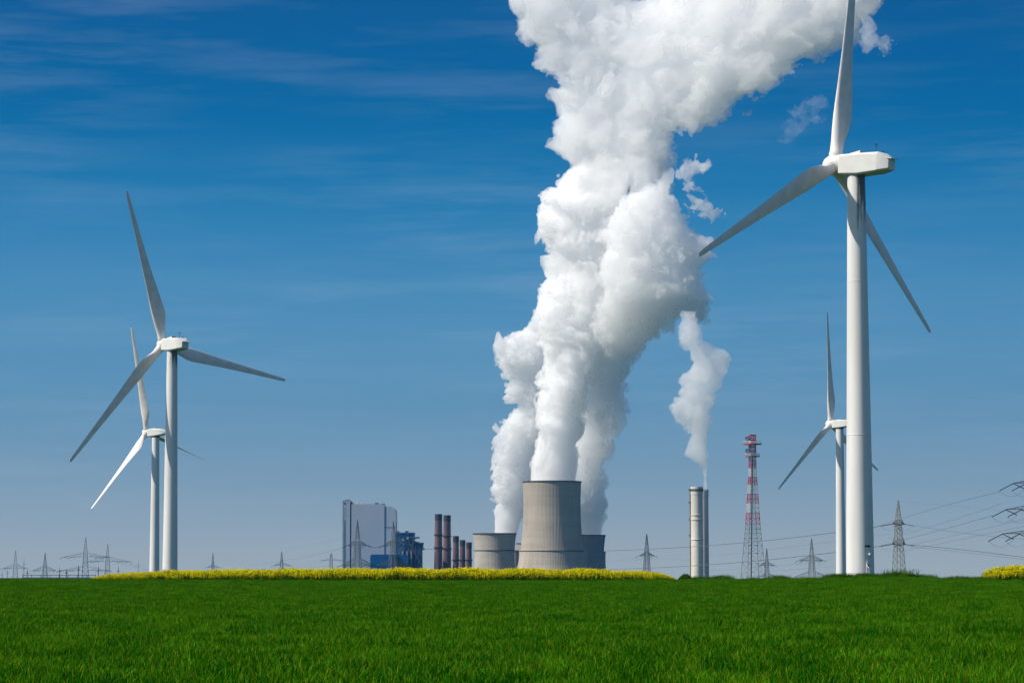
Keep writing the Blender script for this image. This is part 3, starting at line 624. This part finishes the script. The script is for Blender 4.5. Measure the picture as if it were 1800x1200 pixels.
for py in (765.5, 774, 786, 793):
    b = MB(); z = Zt(py); h = hw(770) * 1.12
    b.box(-h, h, -h, -h + .4, z, z + .5); b.box(-h, h, h - .4, h, z, z + .5); b.box(-h, -h + .4, -h + .4, h - .4, z, z + .5); b.box(h - .4, h, -h + .4, h - .4, z, z + .5)
    b.build('antenna_frame', M_red, e)
for py in (771, 792.5):
    z = Zt(py); b = MB(); c0 = Vector((-7.5 * s, -2.5, z)); ax = Vector((-1, -.75, 0)).normalized(); c0 = Vector((-11.5 * s, -4, z))
    sidev = Vector((ax.y, -ax.x, 0)); K = 20; vs = []
    for x, rr in ((-.9, .5), (-.6, 1.6), (0, 2.15), (.9, 2.15), (1.0, 1.9), (.7, .2)):
        for k in range(K): a = 2 * math.pi * k / K; vs.append(c0 + ax * x + (sidev * math.cos(a) + Vector((0, 0, 1)) * math.sin(a)) * rr)
    b.add(vs, [(i * K + k, i * K + (k + 1) % K, (i + 1) * K + (k + 1) % K, (i + 1) * K + k) for i in range(5) for k in range(K)] + [tuple(range(K - 1, -1, -1)), tuple(5 * K + k for k in range(K))])
    b.bar(c0, Vector((-hw(770), 0, z)), .3); b.build('dish_antenna', M_dish, e)

# ------------------------------------------------------------------ pylons and wires
GY = 'grey lattice electricity pylons'
TIPS = {}
def pylon(key, px, pytop, arms, halfpx, d, label, yaw=0.25, group=GY, r=.22, neck=None, insul=True, strain=(4.0, 1.6, 3.0, .8), mat_=None):
    """arms: (py, left px, right px, arm root height px)"""
    mat_ = mat_ or M_steel2; r *= .82
    b = foot(px, d); s = d / F; e = empty('electricity_pylon', b, label, 'pylon', group, rz=yaw); bz = b.z
    top = zat(pytop, d) - bz; az = sorted([zat(a[0], d) - bz for a in arms]); low = az[0]; hi = az[-1] + (zat(arms[0][0] - 9, d) - zat(arms[0][0], d))
    wb, wn, wt = halfpx * s, (neck or halfpx * .55) * s, .16
    lev = []; z = 0.0; k = 0
    zs = [0]; 
    while zs[-1] < hi - 1: zs.append(min(hi, zs[-1] + max(2.2, (wb + (wn - wb) * min(1, zs[-1] / hi)) * 1.9)))
    lev = [(z, wb * 1.6 + (wn - wb * 1.6) * min(1, z / hi) ** .8) for z in zs]
    m = MB(); lattice(m, lev, r)
    lt = [(hi + (top - hi) * t, wn + (wt - wn) * t) for t in (0, .28, .55, .8, 1)]; lattice(m, lt, r * .8)
    m.build('lattice_mast', mat_, e)
    TIPS[key] = []; cyw = math.cos(yaw)
    for (py, xl, xr, rh) in arms:
        z = zat(py, d) - bz; hwid = float(np.interp(z, [l[0] for l in lev], [l[1] for l in lev])); c = MB(); rz_ = rh * s
        for sx, xe in ((-1, xl), (1, xr)):
            Lx = abs(xe - px) * s / cyw; tip = Vector((sx * Lx, 0, z))
            for sy in (-1, 1):
                p0 = Vector((sx * hwid, sy * hwid, z)); p1 = Vector((sx * hwid, sy * hwid, z + rz_)); c.bar(p0, tip, r * .95); c.bar(p1, tip, r * .7)
                n = 5
                for i in range(1, n): c.bar(p0.lerp(tip, i / n), p1.lerp(tip, (i - .5) / n), r * .45); c.bar(p0.lerp(tip, i / n), p1.lerp(tip, min(1, (i + .5) / n)), r * .45)
            c.bar(Vector((sx * hwid, -hwid, z)), Vector((sx * hwid, hwid, z)), r)
            TIPS[key].append(Matrix.Translation(b) @ Matrix.Rotation(yaw, 4, 'Z') @ tip)
        ao = c.build('crossarm', mat_, e)
        if insul:
            Rm = Matrix.Rotation(-yaw, 3, 'Z'); La, Da, Lb, Db = strain
            for sx, xe in ((-1, xl), (1, xr)):
                Lx = abs(xe - px) * s / cyw
                for fr in (1.0, .62) if abs(xe - px) > 18 else (1.0,):
                    p = Vector((sx * Lx * fr, 0, z - .15)); q = p + Rm @ Vector((-La, -1.2, -Da)); q2 = p + Rm @ Vector((Lb, 1.2, -Db))
                    for w in (q, q2): iv = MB(); iv.bar(p, w, .16, 6); iv.build('insulator', M_insul, ao)
                    iv = MB(); pr = None
                    for t in np.linspace(0, 1, 11):
                        w = q.lerp(q2, t); w.z -= 2.6 * 4 * t * (1 - t)
                        if pr is not None: iv.bar(pr, w, .045)
                        pr = w
                    iv.build('jumper_loop', M_cable, ao)
    return e
pylon('p1', 27, 967, [(998, 6, 45, 7)], 4.6, 3300, 'lattice pylon nearest the left edge, with one wide crossarm', .2, r=.25, insul=True)
pylon('p2', 79, 971, [(1002, 57, 99, 7)], 4.4, 3400, 'lattice pylon between the leftmost pylon and the widest pylon', -.15, r=.25)
pylon('p3', 150, 944, [(978, 113, 187, 7), (1002, 108, 190, 7)], 5.4, 2700, 'tallest left pylon, with two very wide crossarms', .1, r=.23)
pylon('p4', 189, 956, [(986, 156, 226, 8)], 4.6, 2900, 'wide-armed pylon beside the left turbine, overlapping the tallest left pylon', .1, r=.23)
pylon('p5', 374, 971, [(996, 364, 384, 3)], 2.6, 4200, 'thin far pylon tip showing above the rapeseed, right of the big left turbine', .4, r=.24)
pylon('p6', 495, 969, [(993, 482, 510, 4)], 3.4, 3900, 'thin far pylon tip above the rapeseed, halfway to the boiler house', .4, r=.24)
pylon('p7', 582, 972, [(984, 567, 600, 3)], 3.0, 4000, 'small pylon just left of the pale boiler house', .2, r=.22)
pylon('p8', 628, 914, [(957.5, 612, 644, 8), (992, 603, 654, 11)], 6.6, 2000, 'lattice pylon in front of the pale boiler house', .35, r=.24, neck=3.6, mat_=M_steel)
pylon('p9', 691, 916, [(957.5, 675, 707, 8), (994, 662, 722, 11)], 6.4, 2050, 'lattice pylon in front of the low blue hall', .5, r=.24, neck=3.4, mat_=M_steel)
pylon('p10', 1137, 938, [(976, 1124, 1150, 5)], 5.2, 2500, 'pylon standing alone between the cooling towers and the pale stacks', .35, r=.26, neck=3.0)
pylon('p12', 1348, 963, [(993, 1334, 1362, 5), (1012, 1336, 1366, 4)], 3.8, 3200, 'small pylon just right of the red and white tower', .3, r=.24)
pylon('p13', 1427, 946, [(984, 1405, 1447, 7), (1013, 1397, 1456, 9)], 5.4, 2300, 'pylon between the telecom tower and the right turbines', .2, r=.24, neck=3.2, mat_=M_steel)
pylon('p14', 1580, 879, [(920, 1567, 1593, 7), (955.5, 1566, 1594, 10)], 8.2, 1500, 'slender two-armed pylon right of the largest turbine', .9, r=.2, neck=3.8, strain=(6.0, 1.2, 5.0, .8), mat_=M_steel)
pylon('p15', 1842, 800, [(849, 1782, 1902, 11), (895, 1768, 1916, 12), (937.5, 1761, 1925, 9)], 12, 1100, 'pylon cut by the right edge of the photo, only its crossarms showing', .15, r=.2, neck=6, strain=(5.6, 2.8, 4.5, 2.0), mat_=M_steel2)
GW = 'overhead power lines'
def wire(pts, d0, d1, label, r=.10, sag=None):
    r = r * .8
    n = 40; P = np.array(pts, float); t = np.linspace(0, 1, n); L_ = (P[:, 0] - P[0, 0]) / (P[-1, 0] - P[0, 0])
    if len(P) == 2: py = P[0, 1] + (P[1, 1] - P[0, 1]) * t + (sag or 0) * 4 * t * (1 - t)
    else:
        k = np.polyfit(L_, P[:, 1], 2); py = np.polyval(k, t)
    px = P[0, 0] + (P[-1, 0] - P[0, 0]) * t; dd = d0 + (d1 - d0) * t
    m = MB()
    v = [at(a, b_, c) for a, b_, c in zip(px, py, dd)]
    for a, b_ in zip(v[:-1], v[1:]): m.bar(a, b_, r, 4)
    o = m.build('power_line', M_cable); tag(o, label, 'power line', GW)
wire([(1064, 967.5), (1216, 960.5), (1308, 953), (1440, 939), (1566, 921)], 2500, 1500, 'thick upper power line crossing the pale stacks towards the slender pylon', .30)
wire([(1064, 1000), (1216, 994.5), (1308, 987.5), (1400, 977.5), (1466, 970), (1566, 957)], 2500, 1500, 'thick lower power line passing behind the telecom tower to the slender pylon', .30)
wire([(1216, 979), (1308, 973), (1440, 952), (1566, 938)], 2600, 1600, 'thin power line between the two thick lines beside the telecom tower', .09)
wire([(1216, 1004), (1308, 999), (1400, 990), (1466, 983)], 2700, 2000, 'thin power line just under the lower thick line', .09)
wire([(1216, 1012), (1330, 1005), (1466, 995)], 2700, 2000, 'lowest thin power line behind the telecom tower', .09)
wire([(1000, 1003), (1137, 981), (1216, 985)], 3300, 2700, 'faint power line left of the lone pylon', .08)
wire([(1593, 921), (1700, 937), (1800, 947), (1850, 950)], 1500, 1350, 'upper line leaving the slender pylon to the right', .13)
wire([(1596, 957), (1700, 966), (1800, 980), (1850, 986)], 1500, 1350, 'lower bundled line leaving the slender pylon to the right', .24)
wire([(1596, 960), (1700, 970), (1800, 984), (1850, 989)], 1500, 1350, 'second strand under the lower bundled line at the right', .12)
wire([(1536, 928), (1600, 904), (1700, 880), (1757, 863)], 1900, 1100, 'line rising to the top crossarm of the pylon at the right edge', .12)
wire([(1536, 962), (1600, 944), (1680, 925), (1745, 905)], 1900, 1100, 'line rising to the middle crossarm of the pylon at the right edge', .12)
wire([(1560, 946), (1620, 930), (1700, 905), (1760, 885)], 1900, 1120, 'thin line between the top and middle lines at the right', .08)
wire([(1580, 961), (1680, 940), (1800, 912)], 1900, 1100, 'third line sloping up right above the yellow rapeseed', .09)
wire([(1600, 966), (1700, 945), (1800, 925)], 1900, 1100, 'lowest line sloping up right above the yellow rapeseed', .09)
wire([(1580, 881), (1650, 886), (1750, 897), (1800, 901)], 1500, 1400, 'earth wire from the tip of the slender pylon', .06)
wire([(708, 961), (760, 965), (832, 966)], 2050, 3000, 'line from the pylon before the blue hall towards the brick chimneys', .22)
wire([(612, 959), (560, 975), (500, 983), (440, 993)][::-1], 3800, 2000, 'upper line falling left from the pylon at the boiler house', .13)
wire([(603, 993), (540, 996), (470, 998)][::-1], 3800, 2000, 'lower line falling left from the pylon at the boiler house', .10)
wire([(500, 962), (560, 955), (620, 941)], 3800, 2600, 'faint thin line in the sky left of the boiler house', .07)
wire([(644, 958), (660, 962), (675, 959)], 2000, 2050, 'short line between the two pylons before the boiler house', .22)
wire([(226, 989), (250, 998), (300, 1003)], 2900, 3600, 'line falling right from the wide-armed pylon to behind the left turbine', .13)
wire([(187, 981), (215, 990), (243, 998)], 2700, 3600, 'line falling right from the tallest left pylon', .11)
# substation clutter on the left
GS = 'substation masts at the left'
lab = {4: 'at the photo edge', 13: 'second from the photo edge', 42: 'right of the leftmost pylon', 48: 'short one beside the leftmost pylon', 105: 'right of the second pylon', 117: 'left of the wide pylon',
       138: 'just left of the tallest pylon', 173: 'between the two wide pylons', 208: 'rising from the start of the rapeseed', 243: 'tall thin one nearest the left turbines'}
for px, top_, r_ in ((4, 1004, .5), (13, 1001, .5), (42, 982, .4), (48, 1001, .8), (105, 997, .8), (117, 1000, 1.0), (138, 993, .9), (173, 995, .8), (208, 996, .7), (243, 985, .35)):
    b = foot(px, 3200); h = zat(top_, 3200) - b.z; m = MB(); m.bar((0, 0, 0), (0, 0, h), r_, 6, r_ * .4); m.bar((-1.6, 0, h * .86), (1.6, 0, h * .86), r_ * .5, 5)
    o = m.build('substation_mast', M_steel2, loc=b); tag(o, 'thin steel substation mast, ' + lab[px], 'mast', GS)
e = empty('substation_gantry', foot(95, 3150), 'long low steel gantry with level beams behind the left pylons', 'gantry')
m = MB(); x0 = at(40, 1000, 3150).x - e.location.x; x1 = at(168, 1000, 3150).x - e.location.x
for py in (1010.5, 1014.5): z = zat(py, 3150) - e.location.z; m.bar((x0, 0, z), (x1, 0, z), .45)
m.build('beam', M_steel2, e)
for k in range(9): x = x0 + (x1 - x0) * k / 8; m = MB(); m.bar((x, 0, 0), (x, 0, zat(1009, 3150) - e.location.z), .35); m.build('post', M_steel2, e)
e = empty('low_hall', foot(80, 3500), 'long pale low hall roof just above the wheat at the left', 'building')
m = MB(); px_box(m, e, -30, 168, 1016.2, None, 0, 40, 3500); m.build('hall_wall', M_clad2, e)
m = MB(); px_box(m, e, -31, 169, 1015.2, 1016.2, -2, 42, 3500); m.build('roof', M_teal, e)

# ------------------------------------------------------------------ steam plumes
import openvdb
def vnoise(p, seed):
    """gradient noise, p (n,3) float32 -> (n,)"""
    rs = np.random.RandomState(seed); G = rs.normal(size=(4096, 3)).astype(np.float32); G /= np.linalg.norm(G, axis=1, keepdims=True)
    perm = rs.permutation(4096).astype(np.int32)
    i = np.floor(p).astype(np.int32); f = p - i; u = f * f * f * (f * (f * 6 - 15) + 10); out = 0
    for dx in (0, 1):
        for dy in (0, 1):
            for dz in (0, 1):
                h = perm[(perm[(perm[(i[:, 0] + dx) & 4095] + i[:, 1] + dy) & 4095] + i[:, 2] + dz) & 4095]
                g_ = G[h]; dd = g_[:, 0] * (f[:, 0] - dx) + g_[:, 1] * (f[:, 1] - dy) + g_[:, 2] * (f[:, 2] - dz)
                w = (u[:, 0] if dx else 1 - u[:, 0]) * (u[:, 1] if dy else 1 - u[:, 1]) * (u[:, 2] if dz else 1 - u[:, 2]); out = out + w * dd
    return out * 1.6
def poly_sd(poly, gx, gy):
    """signed distance (positive inside) of grid points to a polygon"""
    P = np.array(poly, float); Q = np.roll(P, -1, 0); best = np.full(gx.shape, 1e9); ins = np.zeros(gx.shape, bool)
    for (ax, ay), (bx, by) in zip(P, Q):
        ex, ey = bx - ax, by - ay; t = np.clip(((gx - ax) * ex + (gy - ay) * ey) / (ex * ex + ey * ey + 1e-9), 0, 1)
        best = np.minimum(best, (gx - ax - t * ex) ** 2 + (gy - ay - t * ey) ** 2)
        c = (ay > gy) != (by > gy)
        with np.errstate(divide='ignore', invalid='ignore'): xi = ax + (gy - ay) * ex / np.where(ey == 0, 1e-9, ey)
        ins ^= c & (gx < xi)
    d = np.sqrt(best); return np.where(ins, d, -d)
def steam_mat(name, dens, surf):
    m = bpy.data.materials.new(name); m.use_nodes = True; t = m.node_tree; t.nodes.clear(); o = t.nodes.new('ShaderNodeOutputMaterial')
    v = t.nodes.new('ShaderNodeVolumePrincipled'); v.inputs['Density'].default_value = dens; v.inputs['Color'].default_value = (1, 1, 1, 1); v.inputs['Anisotropy'].default_value = 0.0
    tr = t.nodes.new('ShaderNodeBsdfTransparent'); df = t.nodes.new('ShaderNodeBsdfTranslucent'); df.inputs[0].default_value = (.99, .99, .99, 1); d2 = t.nodes.new('ShaderNodeBsdfDiffuse'); d2.inputs[0].default_value = (.99, .99, .99, 1)
    m1 = t.nodes.new('ShaderNodeMixShader'); m1.inputs[0].default_value = .5; t.links.new(df.outputs[0], m1.inputs[1]); t.links.new(d2.outputs[0], m1.inputs[2])
    mx = t.nodes.new('ShaderNodeMixShader'); mx.inputs[0].default_value = surf; t.links.new(tr.outputs[0], mx.inputs[1]); t.links.new(m1.outputs[0], mx.inputs[2])
    t.links.new(mx.outputs[0], o.inputs['Surface']); t.links.new(v.outputs[0], o.inputs['Volume']); return m
def plume(name, poly, R, doff, dens, surf, amps, label, seed, step=2.0, mouth=None, holes=(), dist=None, smin=None, parent=None, calm=None, narrow=None, shx=None, group='white steam plumes of the power station', cat='steam plume', shear=0.0, rough=None):
    """poly: silhouette in photo pixels; R: rounding radius in the same unit; amps: [(wavelength, amplitude, kind)]"""
    dist = dist or D; P = np.array(poly, float); pad = 26
    x0, y0 = P.min(0) - pad; x1, y1 = P.max(0) + pad
    gx = np.arange(x0, x1, step, dtype=np.float32); gy = np.arange(y0, y1, step, dtype=np.float32)
    GX, GY = np.meshgrid(gx, gy, indexing='ij'); sd = poly_sd(poly, GX, GY).astype(np.float32)
    mxs = float(min(R, sd.max())); T = math.sqrt(R * R - (R - mxs) ** 2) + pad; gzv = np.arange(-T, T, step, dtype=np.float32)
    RR = np.full(GY.shape, R, np.float32) if narrow is None else np.interp(GY, narrow[0], narrow[1]).astype(np.float32)
    q = (RR - np.minimum(sd, RR))[:, :, None]; Fd = (RR[:, :, None] - np.sqrt(q * q + gzv[None, None] ** 2)).astype(np.float32)
    tot = sum(a[1] for a in amps); band = np.abs(Fd) < tot * 1.1 + step * 2; I = np.nonzero(band)
    pts = np.stack([gx[I[0]], gy[I[1]], gzv[I[2]]], -1).astype(np.float32); acc = np.zeros(len(pts), np.float32)
    w = np.ones(len(pts), np.float32)
    if mouth is not None: w = np.clip((mouth[0] - pts[:, 1]) / mouth[1], mouth[2], 1)
    if rough is not None: w2 = np.interp(pts[:, 1], rough[0], rough[1]).astype(np.float32)
    else: w2 = 1.0
    # domain warp so the billows roll upwards
    wp = pts / 60; wx = vnoise(wp, seed + 50); wy = vnoise(wp + 7.3, seed + 51)
    pts2 = pts + np.stack([wx, wy, wx * 0], -1).astype(np.float32) * 16
    for k, (wl, am, kind) in enumerate(amps):
        nz = vnoise(pts2 / wl + 13.7 * k, seed + k)
        cw = 1.0 if calm is None or wl > 40 else np.interp(pts[:, 1], calm[0], calm[1]).astype(np.float32)
        if kind == 'b': acc += am * (np.abs(nz) * 2.2 - 0.55) * cw
        elif kind == 'f': acc += am * nz * 1.4 * w2
    Fd[I] += acc * w
    for (hx, hy, hr, hl, ha) in holes:
        dx = (pts[:, 0] - hx) * math.cos(ha) + (pts[:, 1] - hy) * math.sin(ha); dy = -(pts[:, 0] - hx) * math.sin(ha) + (pts[:, 1] - hy) * math.cos(ha)
        hx_ = (GX - hx) * math.cos(ha) + (GY - hy) * math.sin(ha); hy_ = -(GX - hx) * math.sin(ha) + (GY - hy) * math.cos(ha)
        hd = (np.sqrt((hx_ / hl) ** 2 + hy_ ** 2) - hr)[:, :, None]
        Fd = np.minimum(Fd, hd + 3.2 * np.sin(gzv / 9)[None, None] + 1.5 * np.sin(GX / 3)[:, :, None])
    Fd[0], Fd[-1] = -9, -9; Fd[:, 0], Fd[:, -1] = -9, -9; Fd[:, :, 0], Fd[:, :, -1] = -9, -9
    gr = openvdb.FloatGrid(background=9.0); gr.copyFromArray(np.clip(-Fd, -9, 9))
    pv, pq = gr.convertToQuads(isovalue=0.0); pv = np.asarray(pv, np.float64)
    px = x0 + pv[:, 0] * step; py = y0 + pv[:, 1] * step; pz = -T + pv[:, 2] * step + shear * ((py if smin is None else np.maximum(py, smin)) - 900)
    if shx: pz = pz + shx[1] * np.maximum(px - shx[0], 0)
    dd = dist + doff + pz * PXM
    a = (px - 900) / F; b = (600 - py) / F; yy = math.cos(PITCH) - b * math.sin(PITCH); zz = math.sin(PITCH) + b * math.cos(PITCH)
    # laid out at the plume's own distance, so depth does not stretch it
    kk = (dist + doff) / yy; V = np.stack([a * kk, dd, EYE + zz * kk], -1)
    me = bpy.data.meshes.new(name); Fq = np.asarray(pq, np.int32)
    c = Vector(V.mean(0)); c.z = float(V[:, 2].min()); V = V - np.array(c)
    # outward winding
    A, B_, C_ = V[Fq[:, 0]], V[Fq[:, 1]], V[Fq[:, 2]]; vol = np.einsum('ij,ij->i', A, np.cross(B_, C_)).sum()
    if vol < 0: Fq = Fq[:, ::-1]
    me.vertices.add(len(V)); me.vertices.foreach_set('co', V.astype(np.float32).ravel()); me.loops.add(Fq.size); me.loops.foreach_set('vertex_index', np.ascontiguousarray(Fq).ravel())
    me.polygons.add(len(Fq)); me.polygons.foreach_set('loop_start', np.arange(0, Fq.size, 4, dtype=np.int32)); me.polygons.foreach_set('use_smooth', np.ones(len(Fq), bool)); me.update(calc_edges=True)
    o = obj(name, me, steam_mat(name + '_vapour', dens, surf)); o.location = c
    if parent is not None: o.parent = parent; o.location = c - parent.location
    else: tag(o, label, cat, group)
    print('plume', name, len(Fq)); return o
BIL = [(66, 13, 'b'), (33, 9, 'b'), (17, 6, 'b'), (8.5, 3.6, 'b'), (10, 3.0, 'f'), (5, 1.9, 'f')]
FINE = [(48, 9, 'b'), (25, 7.5, 'b'), (13, 5, 'b'), (7, 3.0, 'b'), (9, 2.4, 'f'), (5, 1.5, 'f')]
DENS, SURF = 0.085, 0.16
MAIN = [(931, 905), (930, 856), (936, 815), (944, 770), (950, 720), (946, 690), (952, 650), (957, 612), (948, 590), (936, 573), (944, 535), (956, 489), (958, 461), (965, 433), (949, 417), (946, 378), (958, 350), (988, 318),
        (1003, 292), (992, 262), (1010, 235), (1060, 215), (1120, 225), (1160, 250), (1168, 292), (1168, 325), (1170, 375), (1174, 408), (1182, 440), (1165, 475), (1150, 520), (1120, 570), (1070, 620), (1035, 690), (1022, 750), (1014, 800), (1010, 856), (1010, 905)]
TOP = [(986, 330), (1003, 292), (986, 267), (975, 225), (980, 186), (976, 167), (997, 142), (975, 121), (941, 78), (906, 58), (903, 0), (902, -60), (1080, -60), (1088, 2), (1108, 17), (1150, 12), (1165, -60),
        (1560, -60), (1548, 0), (1540, 21), (1510, 42), (1494, 92), (1468, 120), (1392, 138), (1366, 160), (1340, 176), (1288, 196), (1266, 224), (1226, 236), (1184, 240), (1168, 292), (1166, 340), (1140, 395), (1090, 420), (1020, 400)]
HOLES = ((1101, 345, 5.5, 3.4, 1.75), (1091, 380, 6.5, 2.2, 1.9), (1100, 432, 4, 2.0, 1.2))
me_ = foot(970.5, D); ep = empty('steam_plume', me_, 'towering main steam plume rising from the tallest cooling tower out of the picture', 'steam plume', 'white steam plumes of the power station')
plume('rising_column', MAIN, 62, 0, DENS, SURF, BIL, '', 3, mouth=(850, 130, 0.12), holes=HOLES, step=1.7, parent=ep, narrow=((700, 830), (62, 38)), calm=((330, 560), (0.7, 1.0)))
plume('drifting_cloud', TOP, 70, 0, DENS * .45, SURF * .4, [(80, 16, 'b'), (38, 10, 'b'), (19, 6, 'b'), (9, 3, 'b'), (44, 9, 'f'), (20, 6, 'f'), (10, 4.5, 'f'), (5, 3.0, 'f')], '', 9, step=1.9, parent=ep, shx=(1040, -0.55), holes=HOLES)
LEFT = [(870, 965), (868, 937), (872, 890), (865, 834), (876, 797), (873, 769), (893, 735), (909, 720), (893, 703), (895, 675), (879, 652), (875, 619), (881, 603), (918, 590), (935, 578), (975, 590), (1000, 640), (990, 700), (960, 760), (945, 800), (940, 850), (926, 900), (905, 940), (900, 965)]
plume('steam_plume', LEFT, 34, 222, DENS, SURF, FINE, 'bulging steam plume rising from the low pale cooling tower on the left', 21, mouth=(945, 70, 0.15), step=1.7, shear=0.35, smin=600)
RIGHT = [(1004, 965), (1002, 930), (1002, 860), (1008, 800), (1016, 740), (1024, 690), (1036, 640), (1044, 590), (1048, 540), (1050, 490), (1060, 440), (1072, 408), (1105, 385), (1140, 378), (1160, 392), (1174, 420), (1190, 445), (1204, 458), (1228, 470), (1222, 489), (1208, 512), (1210, 540), (1224, 559), (1212, 592), (1186, 583), (1156, 604),
         (1128, 622), (1108, 645), (1090, 666), (1090, 703), (1090, 736), (1080, 773), (1059, 811), (1062, 843), (1066, 890), (1058, 937), (1055, 965)]
plume('steam_plume', RIGHT, 46, 222, DENS * .62, SURF * .7, FINE, 'steam plume rising behind the right side of the tallest cooling tower', 37, mouth=(945, 70, 0.15), step=1.7, shear=1.1, smin=560, holes=HOLES)
STACK = [(1238, 862), (1237, 845), (1234, 822), (1222, 812), (1207, 797), (1212, 770), (1205, 745), (1180, 727), (1178, 716), (1194, 690), (1196, 664), (1216, 640), (1213, 620), (1197, 604), (1194, 578), (1204, 548), (1222, 550), (1230, 575), (1238, 600), (1258, 611), (1286, 618), (1282, 643), (1264, 671), (1251, 703), (1247, 736), (1246, 775), (1244, 811), (1242, 845), (1243, 862)]
plume('steam_plume', STACK, 22, 40, DENS * .42, SURF * .5, [(34, 8, 'b'), (17, 4.5, 'b'), (8.5, 2.2, 'b')], 'smaller greyish steam plume curling up from the pale stacks', 55, mouth=(835, 60, 0.2), step=1.5, group=None, dist=DS)
GWp = 'loose shreds of vapour beside the main plume'
WISP = [(30, 9, 'f'), (14, 9, 'f'), (7, 6, 'f'), (4, 3, 'f')]
plume('vapour_wisp', [(1188, 300), (1196, 290), (1222, 284), (1241, 292), (1238, 302), (1222, 300), (1216, 318), (1222, 340), (1240, 350), (1262, 378), (1256, 384), (1234, 376), (1218, 370), (1212, 348), (1200, 322)], 9, -260, DENS * .55, SURF * .4, WISP,
      'torn white wisp drifting right of the main plume, left of the turbine rotor', 71, step=1.3, group=GWp, cat='vapour wisp')
plume('vapour_wisp', [(1376, 240), (1392, 205), (1412, 182), (1440, 172), (1452, 190), (1440, 212), (1416, 222), (1396, 240), (1380, 252)], 6, -420, DENS * .07, SURF * .06, WISP,
      'faint thin wisp under the plume, close to the left of the largest turbine upper blade', 83, step=1.5, group=GWp, cat='vapour wisp')
plume('vapour_wisp', [(1518, 40), (1530, 36), (1540, 55), (1562, 78), (1560, 92), (1540, 88), (1524, 90), (1520, 66)], 10, -330, DENS * .28, SURF * .2, WISP,
      'small wisp at the right tip of the plume, right of the turbine blade', 97, step=1.4, group=GWp, cat='vapour wisp')

# ------------------------------------------------------------------ thin spring haze
hz = MB(); hz.box(-6600, 6600, -3100, 6600, -13.5, 1080); hm = bpy.data.materials.new('haze_air'); hm.use_nodes = True; q = hm.node_tree; q.nodes.clear()
o_ = q.nodes.new('ShaderNodeOutputMaterial'); v_ = q.nodes.new('ShaderNodeVolumePrincipled'); v_.inputs['Density'].default_value = 2.6e-5; v_.inputs['Color'].default_value = (0.10, 0.50, 1, 1); v_.inputs['Anisotropy'].default_value = 0.5
q.links.new(v_.outputs[0], o_.inputs['Volume']); ho = hz.build('haze', hm); tag(ho, kind='stuff')
